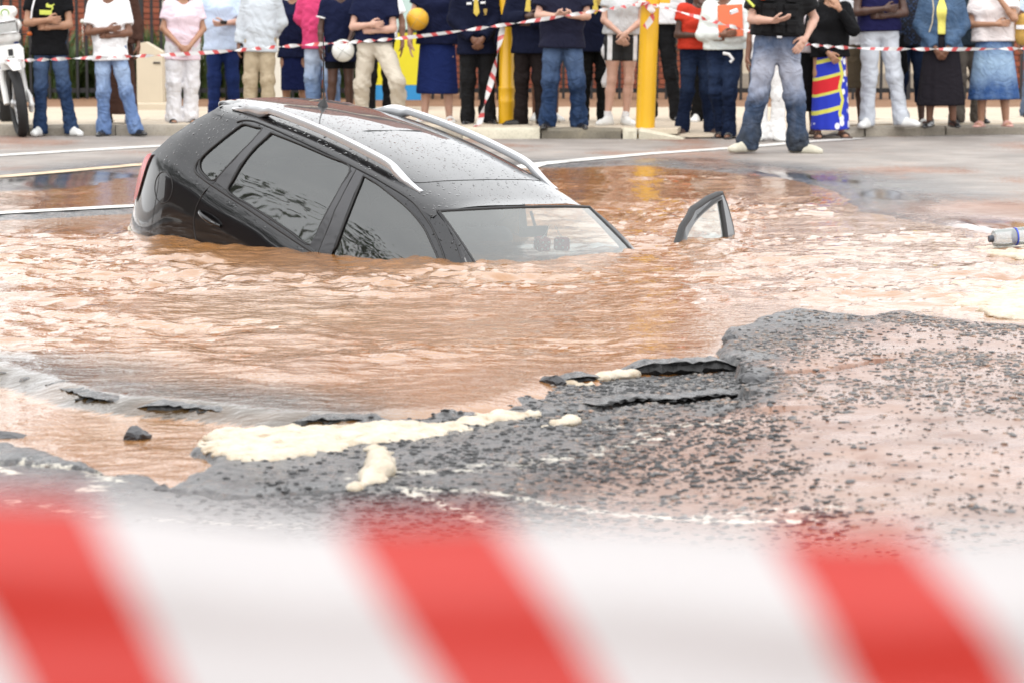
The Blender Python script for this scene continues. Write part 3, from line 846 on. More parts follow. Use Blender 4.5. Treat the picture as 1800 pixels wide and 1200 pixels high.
o = ribbon('barrier_tape', lp, .06, M_TAPE, 3.0, .02, seed=6); tag(o, 'knotted tape wound round the top of the tall yellow post', 'tape', 'red and white tapes strung before the crowd')
# the near tape, just in front of the lens, out of focus
M_TAPE2 = mat_tape('near_barrier_tape', .1235, .385, -.62, .0727, .4, (.52, .045, .036), (.58, .58, .59))
o = ribbon('near_barrier_tape', [(-2.2, .80, 1.29), (-1.0, .79, 1.238), (-.4, .784, 1.219), (-.148, .7835, 1.2125), (-.06, .783, 1.2055), (.03, .783, 1.2065), (.10, .7825, 1.2005), (.17, .7825, 1.202), (.4, .782, 1.195), (1.0, .79, 1.205), (2.2, .80, 1.255)], .075, M_TAPE2, .02, .006, ruffle=.004, seed=8, nv=17, roll0=-.36)
tag(o, 'broad blurred red and white barrier tape across the bottom foreground', 'tape')
# ------------------------------------------------------------------ the sunken car
# car space: X forward from the tail, Y to the car's left, Z up from the tyres
_rc = np.polyfit([.41, .8, 1.4, 2.0, 2.45], [1.50, 1.555, 1.58, 1.56, 1.505], 3)
def roofz(X): return float(np.polyval(_rc, min(X, 2.45)))
def belt(X): return 1.155 - .08 * X
_sec = {}
def section(X):
    key = round(X, 3)
    if key in _sec: return _sec[key]
    zr, zb = roofz(X), belt(X)
    k = 1 - .2 * np.clip((.5 - X) / .5, 0, 1.2)**2 - .06 * max(0, (X - 2) / 1.2)**2
    P = np.array([(0, zr), (.3, zr - .008), (.48, zr - .03), (.585, zr - .062), (.635, zr - .095), (.66, zr - .13), (.765, (zr - .13 + zb) / 2 + .015), (.84, zb), (.868, zb - .05), (.88, zb - .2), (.875, .55), (.84, .3), (.8, .2)])
    P[:, 0] *= k
    s = crom(P, 8); _sec[key] = s
    return s
def yside(X, Z):
    s = section(X)[24:]
    return float(np.interp(-Z, -s[:, 1], s[:, 0]))
def side_pt(X, Z, sgn=-1, off=0.0): return (X, sgn * (yside(X, Z) + off), Z)

def car_paint():
    m, nt, bs = new_mat('black_car_paint')
    v = coords(nt)
    fl = noise(nt, v, 900, 1)
    c = ramp(nt, fl, [(.35, (.003, .003, .004)), (.75, (.010, .010, .013))])
    nt.links.new(c, bs.inputs['Base Color'])
    bs.inputs['Metallic'].default_value = .75; bs.inputs['Roughness'].default_value = .32
    bs.inputs['Coat Weight'].default_value = 1.0; bs.inputs['Coat Roughness'].default_value = .015; bs.inputs['Coat IOR'].default_value = 1.5
    # beads of rain
    vo = nt.nodes.new('ShaderNodeTexVoronoi'); vo.inputs['Scale'].default_value = 42; vo.inputs['Randomness'].default_value = 1
    nt.links.new(v, vo.inputs['Vector'])
    vr = nt.nodes.new('ShaderNodeTexVoronoi'); vr.inputs['Scale'].default_value = 95
    nt.links.new(v, vr.inputs['Vector'])
    def beads(t, r):
        keep = nt.nodes.new('ShaderNodeSeparateColor'); nt.links.new(t.outputs['Color'], keep.inputs[0])
        g = math_n(nt, 'GREATER_THAN', keep.outputs[0], .45)
        s = math_n(nt, 'MULTIPLY', math_n(nt, 'MULTIPLY', keep.outputs[1], r), 1.0)
        d = math_n(nt, 'SUBTRACT', s, t.outputs['Distance'])
        return math_n(nt, 'MULTIPLY', math_n(nt, 'MULTIPLY', d, 6, True), g)
    h = math_n(nt, 'ADD', beads(vo, .40), math_n(nt, 'MULTIPLY', beads(vr, .33), .5))
    geo = nt.nodes.new('ShaderNodeNewGeometry'); sx = nt.nodes.new('ShaderNodeSeparateXYZ'); nt.links.new(geo.outputs['Normal'], sx.inputs[0])
    up = ramp(nt, sx.outputs[2], [(.35, (.0, .0, .0)), (.75, (1, 1, 1))])
    b = bump(nt, math_n(nt, 'MULTIPLY', h, up), 1.0, .02)
    nt.links.new(b, bs.inputs['Normal'])
    nt.links.new(b, bs.inputs['Coat Normal'])
    return m
def glass_mat(name, tint, ior=1.75, dirt=.0):
    m = bpy.data.materials.new(name); m.use_nodes = True
    nt = m.node_tree; nt.nodes.clear()
    out = nt.nodes.new('ShaderNodeOutputMaterial')
    tr = nt.nodes.new('ShaderNodeBsdfTransparent'); tr.inputs[0].default_value = (*tint, 1)
    gl = nt.nodes.new('ShaderNodeBsdfGlossy'); gl.inputs['Roughness'].default_value = .02; gl.inputs[0].default_value = (.95, .97, .97, 1)
    fr = nt.nodes.new('ShaderNodeFresnel'); fr.inputs['IOR'].default_value = ior
    v = coords(nt)
    bump_n = bump(nt, noise(nt, v, 3, 2), .05, .02); nt.links.new(bump_n, gl.inputs['Normal'])
    mx = nt.nodes.new('ShaderNodeMixShader')
    nt.links.new(fr.outputs[0], mx.inputs[0]); nt.links.new(tr.outputs[0], mx.inputs[1]); nt.links.new(gl.outputs[0], mx.inputs[2])
    df = nt.nodes.new('ShaderNodeBsdfDiffuse'); df.inputs[0].default_value = (.55, .58, .56, 1)
    mx2 = nt.nodes.new('ShaderNodeMixShader')
    nt.links.new(math_n(nt, 'MULTIPLY', ramp(nt, noise(nt, v, 2.2, 5), [(.35, (.35, .35, .35)), (.7, (1, 1, 1))]), dirt), mx2.inputs[0])
    nt.links.new(mx.outputs[0], mx2.inputs[1]); nt.links.new(df.outputs[0], mx2.inputs[2])
    nt.links.new(mx2.outputs[0], out.inputs[0])
    return m
M_PAINT = car_paint()
M_GLASS = glass_mat('tinted_window_glass', (.28, .34, .33), 2.0, .03)
M_SCREEN = glass_mat('windscreen_glass', (.70, .77, .74), 2.1, .10)
M_PILLAR = simple('satin_black_pillar', (.022, .022, .026), .28, var=.15, scale=60, coat=.5)
M_TAIL = simple('red_tail_lamp', (.42, .008, .012), .22, var=.2, coat=.15, spec=.3)
M_DARKIN = simple('dark_interior', (.018, .018, .02), .8, var=.3)
M_SEAT = simple('charcoal_seat_fabric', (.03, .03, .033), .9, var=.3, scale=80, bmp=.3)

car = empty('sunken_car')
tag(car, 'black five-door estate hatchback sunk nose-first in the muddy water', 'car')
def rotm(yaw, pit, rol):
    c, s = math.cos, math.sin
    Rz = np.array([[c(yaw), -s(yaw), 0], [s(yaw), c(yaw), 0], [0, 0, 1]])
    Ry = np.array([[c(pit), 0, s(pit)], [0, 1, 0], [-s(pit), 0, c(pit)]])
    Rx = np.array([[1, 0, 0], [0, c(rol), -s(rol)], [0, s(rol), c(rol)]])
    return Rz @ Ry @ Rx
CAR_R = rotm(R_(-45.09), R_(14.93), R_(-2.03))
CAR_T = np.array([-.675, 16.195, .242]) - CAR_R @ np.array([1.5, 0, 1.2])
car.matrix_world = Matrix([[*CAR_R[i], CAR_T[i]] for i in range(3)] + [[0, 0, 0, 1]])
def car_world(p): return CAR_R @ np.asarray(p) + CAR_T

def dense_poly(P, n=6): return crom(list(P) + [P[0]], n)[:-1]
def lin_poly(P, d=.04):
    out = []
    for a, b in zip(P, list(P[1:]) + [P[0]]):
        a = np.array(a); b = np.array(b); n = max(1, int(np.linalg.norm(b - a) / d))
        out += [a + (b - a) * k / n for k in range(n)]
    return np.array(out)
QUARTER = [(.794, 1.449), (.881, 1.458), (.945, 1.463), (.935, 1.39), (.912, 1.314), (.88, 1.225), (.843, 1.141), (.808, 1.111), (.744, 1.118), (.679, 1.138), (.645, 1.175), (.651, 1.215), (.696, 1.304), (.738, 1.394), (.766, 1.435)]
REARW = [(1.031, 1.468), (1.254, 1.478), (1.529, 1.482), (1.727, 1.477), (1.752, 1.37), (1.758, 1.263), (1.752, 1.15), (1.741, 1.029), (1.55, 1.045), (1.364, 1.063), (1.16, 1.08), (.97, 1.096), (.964, 1.17), (.971, 1.256), (.989, 1.366)]
FRONTW = [(1.853, 1.466), (1.95, 1.46), (2.036, 1.448), (2.24, 1.411), (2.40, 1.362), (2.525, 1.302), (2.67, 1.218), (2.80, 1.11), (2.90, .99), (2.88, .93), (2.4, .965), (1.935, 1.005), (1.925, 1.08), (1.906, 1.248), (1.88, 1.36)]
OUTER = [(.473, 1.459), (.52, 1.447)] + [(x, None) for x in np.arange(.6, 2.44, .08)] + [(2.43, 1.437), (2.529, 1.414), (2.662, 1.358), (2.823, 1.25), (2.98, 1.13), (3.15, .98), (3.6, .93), (4.0, .8), (4.05, .4), (3.9, .24), (.15, .24), (-.09, .4), (-.115, .52), (-.075, .62), (-.03, .72), (.02, .8), (.1, .99), (.19, 1.09), (.225, 1.11), (.29, 1.22), (.375, 1.352)]
OUTER = [(x, (roofz(x) - .095) if z is None else z) for x, z in OUTER]

def inside(poly, pts):
    return poly_sd(pts[:, 0], pts[:, 1], [tuple(p) for p in poly]) > 0
def sheet(outer, holes=(), step=.05):
    """flat triangulation of an outline with holes, in (X, Z)"""
    V = []; E = []
    for P in [outer] + list(holes):
        b = len(V); n = len(P)
        V += [tuple(p) for p in P]; E += [(b + i, b + (i + 1) % n) for i in range(n)]
    o = np.array(outer); lo, hi = o.min(0), o.max(0)
    g = np.array([(x, z) for x in np.arange(lo[0] + step / 2, hi[0], step) for z in np.arange(lo[1] + step / 2, hi[1], step)])
    if len(g):
        k = inside(outer, g)
        for P in [outer] + list(holes):
            k &= np.abs(poly_sd(g[:, 0], g[:, 1], [tuple(p) for p in P])) > step * .4
        for h in holes: k &= ~inside(h, g)
        V += [tuple(p) for p in g[k]]
    r = delaunay_2d_cdt([Vector(p) for p in V], E, [], 0, 1e-6)
    vv = np.array([tuple(p) for p in r[0]]); tri = np.array([t for t in r[2]])
    c = vv[tri].mean(1)
    k = inside(outer, c)
    for h in holes: k &= ~inside(h, c)
    return vv, tri[k]
def side_sheet(outer, holes, sgn, off, name, mat, parent, step=.05):
    vv, tri = sheet(outer, holes, step)
    V = [side_pt(x, z, sgn, off) for x, z in vv]
    a = vv[tri]; cr = (a[:, 1, 0] - a[:, 0, 0]) * (a[:, 2, 1] - a[:, 0, 1]) - (a[:, 1, 1] - a[:, 0, 1]) * (a[:, 2, 0] - a[:, 0, 0])
    tri = tri.copy(); fl = (cr > 0) == (sgn > 0)
    tri[fl] = tri[fl][:, ::-1]
    return mesh_obj(name, V, tri, mat, parent)
def seam(pts, sgn, r, name, mat, parent, off=.001, closed=False):
    return autosmooth(MB().tube([side_pt(x, z, sgn, off) for x, z in pts], r, 8, closed).build(name, mat, parent), 60)

q_, r_, f_ = dense_poly(QUARTER, 4), dense_poly(REARW, 4), dense_poly(FRONTW, 4)
FRONT_DOOR_CUT = lin_poly([(1.80, 1.484), (2.0, 1.474), (2.265, 1.443), (2.47, 1.374), (2.64, 1.28), (2.8, 1.16), (2.93, 1.0), (2.97, .9), (2.97, .4), (1.86, .4), (1.83, 1.0), (1.79, 1.3)], .05)
for sgn in (-1, 1):
    if sgn < 0:
        side_sheet(OUTER, [q_, r_, f_], sgn, 0, 'side_panel', M_PAINT, car)
    else:
        side_sheet(OUTER, [q_, r_, FRONT_DOOR_CUT], sgn, 0, 'side_panel', M_PAINT, car)   # the far front door stands open
    for P, nm in ((q_, 'quarter'), (r_, 'rear'), (f_, 'front')):
        if sgn > 0 and nm == 'front': continue
        w = side_sheet([tuple(p) for p in P], [], sgn, -.010, 'window', M_GLASS, car, .08)
        seam([tuple(p) for p in P], sgn, .0065, 'window_seal', M_RUBBER, w, -.002, True)
    # satin pillars between the panes
    side_sheet([(1.735, 1.483), (1.774, 1.481), (1.792, 1.37), (1.805, 1.25), (1.818, 1.1), (1.822, 1.02), (1.745, 1.022), (1.757, 1.15), (1.764, 1.263), (1.758, 1.37)], [], sgn, .004, 'pillar', M_PILLAR, car, .08)
    if sgn < 0:
        side_sheet([(1.782, 1.481), (1.846, 1.473), (1.873, 1.36), (1.9, 1.248), (1.918, 1.08), (1.928, 1.012), (1.828, 1.018), (1.812, 1.25), (1.8, 1.37)], [], sgn, .004, 'pillar', M_PILLAR, car, .08)
    side_sheet([(.952, 1.470), (1.024, 1.474), (.982, 1.366), (.963, 1.256), (.957, 1.17), (.962, 1.10), (.85, 1.118), (.852, 1.141), (.888, 1.225), (.92, 1.314), (.942, 1.39)], [], sgn, .004, 'pillar', M_PILLAR, car, .08)
    # door-top gutter strip and waist moulding
    top = [(.72, 1.44), (.76, 1.462), (.83, 1.478), (.946, 1.486), (1.15, 1.491), (1.372, 1.493), (1.6, 1.491), (1.82, 1.484), (2.004, 1.473), (2.265, 1.443), (2.466, 1.374), (2.633, 1.284), (2.716, 1.217), (2.85, 1.09), (2.93, .97)]
    if sgn > 0: top = top[:9]
    seam(crom(top, 4), sgn, .0055, 'gutter_seal', M_RUBBER, car, .002)
    seam(crom([(.64, 1.19), (.635, 1.15), (.66, 1.118), (.74, 1.102), (.826, 1.092), (1.192, 1.058), (1.5, 1.027), (1.806, .999)] + ([(2.3, .96), (2.85, .92)] if sgn < 0 else []), 4), sgn, .008, 'waist_moulding', M_RUBBER, car, .002)
    # shut lines of the doors
    seam(crom([(.946, 1.486), (.92, 1.32), (.87, 1.18), (.826, 1.089), (.797, 1.013), (.774, .92), (.79, .82), (.87, .7), (1.0, .55), (1.1, .4)], 4), sgn, .0035, 'door_seam', M_RUBBER, car, .0)
    if sgn < 0: seam(crom([(1.777, 1.481), (1.81, 1.25), (1.823, 1.01), (1.84, .8), (1.85, .5)], 4), sgn, .0035, 'door_seam', M_RUBBER, car, .001)
    # fuel flap ring on the near side
    if sgn < 0:
        cx, cz = .445, .955
        seam([(cx + .092 * math.cos(a), cz + .092 * math.sin(a)) for a in np.linspace(0, 2 * math.pi, 33)[:-1]], sgn, .003, 'fuel_flap', M_RUBBER, car, .0, True)
    # door handles
    for hx, hz in ((.815, .928),) + (((1.9, .86),) if sgn < 0 else ()):
        hp = [side_pt(hx + .2 * t, hz - .025 * t, sgn, .004 + .030 * math.sin(math.pi * t) ** .6) for t in np.linspace(0, 1, 9)]
        autosmooth(MB().tube(hp, [.008, .012, .013, .014, .014, .014, .013, .012, .008], 8).build('door_handle', M_PAINT, car), 60)
        seam([(hx + .1 + .05 * math.cos(a), hz - .018 + .032 * math.sin(a)) for a in np.linspace(math.pi, 2 * math.pi, 13)], sgn, .003, 'handle_recess', M_RUBBER, car, .0)
    # tail lamp wrapping the rear corner
    tl = dense_poly([(.226, 1.098), (.20, 1.04), (.179, .976), (.15, .89), (.119, .805), (.06, .745), (.005, .735), (-.012, .80), (.03, .9), (.09, 1.0), (.16, 1.07)], 3)
    side_sheet([tuple(p) for p in tl], [], sgn, .012, 'tail_light', M_TAIL, car, .04)

seam(crom([(-.085, .525), (.1, .555), (.3, .585), (.5, .66)], 5), -1, .011, 'bumper_trim', simple('pale_trim', (.45, .40, .30), .5), car, .006)
# roof skin
def roof_grid():
    ts = np.linspace(0, 32, 17).astype(int)
    V = []; nu = 44
    cols = []
    for sgn, lst in ((-1, ts[::-1]), (1, ts[1:])):
        for t in lst: cols.append((sgn, t))
    for u in range(nu + 1):
        for sgn, t in cols:
            yq = section(1.5)[t][0] / .66
            x0 = .473 - .11 * (1 - yq**2); x1 = 2.43 + .10 * (1 - yq**2)
            X = x0 + (x1 - x0) * u / nu
            k = section(X)[t]
            dip = 0.0
            V.append((X, sgn * k[0], k[1] - dip))
    n = len(cols); F = []
    for u in range(nu):
        for c in range(n - 1):
            a = u * n + c; F.append((a, a + n, a + n + 1, a + 1))
    return V, F
V, F = roof_grid()
roof = mesh_obj('roof', V, [q[::-1] for q in F], M_PAINT, car)
def roof_pt(X, y, dz=0.0):
    s = section(X)[:41]
    return (X, y, float(np.interp(abs(y), s[:, 0], s[:, 1])) + dz)
def roof_line(pts, r, name, parent):
    return autosmooth(MB().tube([roof_pt(x, y, .0005) for x, y in pts], r, 6).build(name, M_RUBBER, parent), 60)
# seams of the tilting glass panel and the front edge
roof_line([(.98, -.42), (.98, .42)], .0025, 'sunroof_seam', roof)
roof_line([(1.36, -.535), (1.36, -.2), (1.36, .2), (1.36, .535)], .0045, 'sunroof_seam', roof)
roof_line(crom([(2.08, -.52), (2.14, -.48), (2.17, -.3), (2.18, 0), (2.17, .3), (2.14, .48), (2.08, .52)], 4), .002, 'sunroof_seam', roof)
for s in (-1, 1):
    roof_line([(x, s * .505) for x in np.linspace(.55, 2.1, 20)], .003, 'roof_ditch', roof)

# windscreen
def ws_pt(v, t):
    hx, hy, hz = 2.442 + .10 * (1 - t * t), .606 * t, 1.452 + .045 * (1 - t * t)
    bx, by, bz = 3.30 + .18 * (1 - t * t), .715 * t, 1.02 + .01 * (1 - t * t)
    bl = math.sin(math.pi * v) * .025
    return (hx + (bx - hx) * v + bl * .5, hy + (by - hy) * v, hz + (bz - hz) * v + bl)
V = [ws_pt(v, t) for v in np.linspace(.012, 1, 16) for t in np.linspace(-.985, .985, 25)]
F = [(r * 25 + c, r * 25 + c + 1, (r + 1) * 25 + c + 1, (r + 1) * 25 + c) for r in range(15) for c in range(24)]
screen = mesh_obj('windscreen', V, [q[::-1] for q in F], M_SCREEN, car)
autosmooth(MB().tube([ws_pt(.004, t) for t in np.linspace(-1, 1, 25)], .009, 8).build('screen_seal', M_RUBBER, screen), 60)
for s in (-1, 1):
    autosmooth(MB().tube([ws_pt(v, s * .99) for v in np.linspace(0, 1, 14)], .008, 8).build('screen_seal', M_RUBBER, screen), 60)
# painted band of ceramic dots is only a dark frame along the edges
for s in (-1, 1):
    ed = crom([(2.43, 1.437), (2.529, 1.414), (2.662, 1.358), (2.823, 1.25), (2.98, 1.13), (3.15, .98)], 5)
    V = []
    for i, (x, z) in enumerate(ed):
        a = np.array(side_pt(x, z, s)); b = np.array(ws_pt(i / (len(ed) - 1), s * .995))
        m = (a + b) / 2 + np.array([.0, s * .012, .012])
        V += [a, m, b]
    F = []
    for i in range(len(ed) - 1):
        for c in range(2):
            q = (i * 3 + c, i * 3 + c + 1, i * 3 + c + 4, i * 3 + c + 3)
            F.append(q if s < 0 else q[::-1])
    mesh_obj('pillar', V, F, M_PAINT, car)
# header strip between roof and screen
# bonnet and nose, under water
V = [(x, y * w, z) for x, w, z in ((3.3, .72, .99), (3.7, .76, .93), (4.0, .74, .82), (4.12, .66, .6), (4.1, .66, .3)) for y in (-1.08, -.6, 0, .6, 1.08)]
F = [(r * 5 + c, r * 5 + c + 1, (r + 1) * 5 + c + 1, (r + 1) * 5 + c) for r in range(4) for c in range(4)]
mesh_obj('bonnet', V, [q[::-1] for q in F], M_PAINT, car)
# tailgate: lower panel, glass, spoiler
RE = [(-.09, .4), (-.115, .52), (-.075, .62), (-.03, .72), (.02, .8), (.1, .99), (.19, 1.09), (.225, 1.11), (.29, 1.22), (.375, 1.352), (.473, 1.459)]
def tail_pt(x, z, t): return (x - .10 * (1 - t * t), t * yside(x, z), z + .03 * (1 - t * t) * (z > 1.3))
V = [tail_pt(x, z, t) for x, z in RE for t in np.linspace(-1, 1, 13)]
F = [(r * 13 + c, r * 13 + c + 1, (r + 1) * 13 + c + 1, (r + 1) * 13 + c) for r in range(len(RE) - 1) for c in range(12)]
mesh_obj('tailgate', V, F, M_PAINT, car)
V = [np.array(tail_pt(x, z, t)) + (-.004, 0, .004) for x, z in RE[7:11] for t in np.linspace(-.86, .86, 11)]
F = [(r * 11 + c, r * 11 + c + 1, (r + 1) * 11 + c + 1, (r + 1) * 11 + c) for r in range(3) for c in range(10)]
mesh_obj('rear_window', V, F, M_GLASS, car)
fd = Field((.2, -.62, 1.38), (.72, .62, 1.62), .012)
for i in range(12):
    y0, y1 = -.5 + i / 12, -.5 + (i + 1) / 12
    fd.cap((.40 - .09 * (1 - (y0 / .5)**2), y0, 1.452), (.40 - .09 * (1 - (y1 / .5)**2), y1, 1.452), .028, k=.01, fl=(1.0, 1, .7))
    fd.cap((.46, y0, 1.46 + .02 * (1 - (y0 / .5)**2)), (.46, y1, 1.46 + .02 * (1 - (y1 / .5)**2)), .028, k=.03, fl=(1.6, 1, .6))
V, F = fd.mesh(); mesh_obj('spoiler', V, F, M_PAINT, car)
# antenna on the rear of the roof
ap = roof_pt(.72, .0)
mb = MB(); mb.lathe([(.034, 0), (.028, .012), (.012, .035), (.005, .05)], 12, Matrix.Translation(ap)); mb.tube([(ap[0], 0, ap[2] + .03), (ap[0] - .12, 0, ap[2] + .42)], [.0045, .003], 6)
autosmooth(mb.build('antenna', M_RUBBER, car))
# roof rails: long silver bars, faired into the roof at both ends
def rail(s):
    us = np.linspace(0, 1, 41); V = []; n = 10
    for u in us:
        X = .575 + u * (2.225 - .575)
        y = s * (.556 - .018 * (abs(2 * u - 1))**3)
        base = roof_pt(X, y)[2]
        h = .066 * sstep(0, .13, u) * sstep(1.0, .80, u) + .006
        gap = .030 * sstep(.15, .20, u) * sstep(.90, .84, u)
        w = .028 - .010 * sstep(.8, 1, u) + .012 * sstep(.12, .0, u)
        top, bot = base + h, base - .012 + gap * 1.35
        for k in range(n):
            a = 2 * math.pi * k / n
            cy = math.copysign(abs(math.cos(a))**.55, math.cos(a)); cz = math.copysign(abs(math.sin(a))**.55, math.sin(a))
            V.append((X, y + w * cy, (top + bot) / 2 + (top - bot) / 2 * cz))
    F = []
    for i in range(len(us) - 1):
        for k in range(n):
            F.append((i * n + k, i * n + (k + 1) % n, (i + 1) * n + (k + 1) % n, (i + 1) * n + k))
    F += [tuple(range(n - 1, -1, -1)), tuple((len(us) - 1) * n + k for k in range(n))]
    F = [q[::-1] for q in F]
    o = mesh_obj('roof_rail', V, F, M_SILVER, car); autosmooth(o, 50)
for s in (-1, 1): rail(s)
# cabin: floor tub, seats with headrests, dashboard, mirror
mb = MB(); mb.box((.35, -.74, .45), (3.0, .74, .5)); mb.box((.3, -.70, .5), (.36, .70, 1.05)); mb.box((2.95, -.7, .5), (3.35, .7, 1.0))
mb.build('cabin_floor', M_DARKIN, car)
mb = MB().box((.62, -.56, 1.505), (2.4, .56, 1.515)); 
def seat(x, y, w, hz):
    f = Field((x - .35, y - w - .12, .45), (x + .62, y + w + .12, 1.42), .02)
    f.cap((x + .05, y - w + .1, .62), (x + .05, y + w - .1, .62), .1, k=.02); f.cap((x + .45, y - w + .1, .60), (x + .45, y + w - .1, .60), .1, k=.02)
    for q in np.linspace(-w + .1, w - .1, 4):
        f.cap((x, y + q, .62), (x + .5, y + q, .62), .09, k=.05); f.cap((x, y + q, .62), (x - .16, y + q, hz), .075, k=.05)
    V, F = f.mesh(); o = mesh_obj('seat', V, F, M_SEAT, car)
    hr = [y] if w < .3 else [y - .42, y + .42]
    for hy in hr:
        f = Field((x - .36, hy - .22, hz), (x - .02, hy + .22, hz + .36), .014)
        f.cap((x - .2, hy - .075, hz + .17), (x - .2, hy + .075, hz + .17), .075, k=.02, fl=(.7, 1, 1.25))
        f.cap((x - .18, hy - .05, hz), (x - .19, hy - .05, hz + .12), .012); f.cap((x - .18, hy + .05, hz), (x - .19, hy + .05, hz + .12), .012)
        V, F = f.mesh(); mesh_obj('headrest', V, F, M_SEAT, o)
seat(2.05, -.38, .24, 1.08); seat(2.05, .38, .24, 1.08); seat(1.15, 0, .62, 1.03)
mb = MB().box((2.60, -.11, 1.345), (2.625, .11, 1.405), ch=.008); mb.tube([(2.62, 0, 1.40), (2.56, 0, 1.475)], .008, 8)
autosmooth(mb.build('rear_view_mirror', M_DARKIN, car))
f = Field((2.7, -.75, .75), (3.4, .75, 1.12), .025)
for q in np.linspace(-.62, .62, 9): f.cap((3.0, q, .92), (3.3, q, .93), .08, k=.05)
V, F = f.mesh(); mesh_obj('dashboard', V, F, M_DARKIN, car)
mb = MB().tube([(2.62 + .06 * math.sin(a), -.38 + .18 * math.cos(a), .98 + .17 * math.sin(a)) for a in np.linspace(0, 2 * math.pi, 25)[:-1]], .014, 8, True)
autosmooth(mb.build('steering_wheel', M_DARKIN, car))

# far front door, swung open on its hinges
door = empty('open_door'); door.parent = car
hx, hy = 3.0, .83
door.matrix_local = Matrix.Translation((hx, hy, 0)) @ Matrix.Rotation(R_(-68.5), 4, 'Z') @ Matrix.Translation((-hx, -hy, 0))
side_sheet([tuple(p) for p in FRONT_DOOR_CUT], [f_], 1, 0, 'door_skin', M_PAINT, door, .06)
side_sheet([tuple(p) for p in FRONT_DOOR_CUT], [f_], 1, -.045, 'door_lining', M_DARKIN, door, .06)
w = side_sheet([tuple(p) for p in f_], [], 1, -.02, 'window', M_SCREEN, door, .08)
seam([tuple(p) for p in f_], 1, .018, 'window_seal', M_RUBBER, w, -.02, True)
seam([tuple(p) for p in FRONT_DOOR_CUT], 1, .022, 'door_frame', M_RUBBER, door, -.022, True)

# pair of dice hanging behind the windscreen
M_DICE = simple('red_plush', (.42, .03, .05), .9, var=.2, scale=60, bmp=.5); M_PIP = simple('white_felt', (.8, .78, .76), .9)
dice = empty('fuzzy_dice'); dp = car_world((2.70, .08, 1.315)); dice.location = dp
tag(dice, 'pair of red dice with white pips behind the windscreen', 'dice')
PIPS = {1: [(0, 0)], 2: [(-1, -1), (1, 1)], 3: [(-1, -1), (0, 0), (1, 1)], 4: [(-1, -1), (1, 1), (-1, 1), (1, -1)], 5: [(-1, -1), (1, 1), (-1, 1), (1, -1), (0, 0)], 6: [(-1, -1), (1, 1), (-1, 1), (1, -1), (-1, 0), (1, 0)]}
for q, (dx, dy, rz) in enumerate(((-.055, 0, .5), (.055, -.02, -.35))):
    M = Matrix.Translation((dx, dy, .012)) @ Matrix.Rotation(rz, 4, 'Z') @ Matrix.Rotation(.2 - .3 * q, 4, 'X')
    fd = Field((-.06, -.06, -.06), (.06, .06, .06), .006)
    for a in (-.024, .024):
        for b in (-.024, .024): fd.cap((a, b, -.024), (a, b, .024), .014, k=.0); fd.cap((a, -.024, b), (a, .024, b), .014, k=0); fd.cap((-.024, a, b), (.024, a, b), .014, k=0)
    fd.disp(lambda X, Y, Z: np.where(np.maximum(np.abs(X), np.maximum(np.abs(Y), np.abs(Z))) < .036, -.5, 0))
    V, F = fd.mesh(); d = mesh_obj('die', V, F, M_DICE, dice); d.matrix_local = M
    for face, (n, u, v_) in {5: ((0, -1, 0), (1, 0, 0), (0, 0, 1)), 3: ((0, 0, 1), (1, 0, 0), (0, 1, 0)), 4: ((-1, 0, 0), (0, 1, 0), (0, 0, 1)), 2: ((1, 0, 0), (0, 1, 0), (0, 0, 1))}.items():
        n, u, v_ = Vector(n), Vector(u), Vector(v_)
        for a, b in PIPS[face]:
            c = n * .039 + u * a * .019 + v_ * b * .019
            MB().add([c + (u * math.cos(t) + v_ * math.sin(t)) * .008 for t in np.linspace(0, 2 * math.pi, 9)[:-1]] + [c + n * .004], [(k, (k + 1) % 8, 8) for k in range(8)]).build('pip', M_PIP, d, True)
    MB().tube([(0, 0, .03), (-dx * .9, .02, .10)], .002, 5).build('cord', M_PIP, d)
# ------------------------------------------------------------------ the onlookers
def mat_skin(name, col):
    m, nt, bs = new_mat(name)
    v = coords(nt)
    c = mixc(nt, noise(nt, v, 14, 4), tuple(x * .86 for x in col), tuple(x * 1.1 for x in col))
    nt.links.new(c, bs.inputs['Base Color'])
    bs.inputs['Roughness'].default_value = .5; bs.inputs['Subsurface Weight'].default_value = .08; bs.inputs['Subsurface Radius'].default_value = (.012, .004, .002)
    bump(nt, noise(nt, v, 160, 2), .15, .002, bs)
    return m
SKIN = {'fair': mat_skin('fair_skin', (.55, .33, .25)), 'tan': mat_skin('tan_skin', (.36, .19, .115)), 'brown': mat_skin('brown_skin', (.17, .075, .042)), 'dark': mat_skin('dark_skin', (.07, .032, .021))}
_cl = {}
def crease(nt, sc, scale):
    n = nt.nodes.new('ShaderNodeTexNoise'); n.inputs['Scale'].default_value = scale; n.inputs['Detail'].default_value = 2; n.inputs['Distortion'].default_value = 1.4
    nt.links.new(coords(nt, 'Object', sc), n.inputs['Vector'])
    a = math_n(nt, 'ABSOLUTE', math_n(nt, 'SUBTRACT', n.outputs['Fac'], .5))
    return math_n(nt, 'POWER', math_n(nt, 'SUBTRACT', 1.0, math_n(nt, 'MULTIPLY', a, 3.2), True), 2.2)
def cloth(name, col, var=.14, rough=.85, weave=420):
    if name in _cl: return _cl[name]
    m, nt, bs = new_mat(name)
    v = coords(nt)
    c = mixc(nt, noise(nt, v, 5, 5), tuple(x * (1 - var) for x in col), tuple(min(.9, x * (1 + var)) for x in col))
    nt.links.new(c, bs.inputs['Base Color']); bs.inputs['Roughness'].default_value = rough
    bs.inputs['Specular IOR Level'].default_value = .12
    bump(nt, crease(nt, (1.0, 1.0, 1.25), 4.6), .42, .016, bs)
    _cl[name] = m
    return m
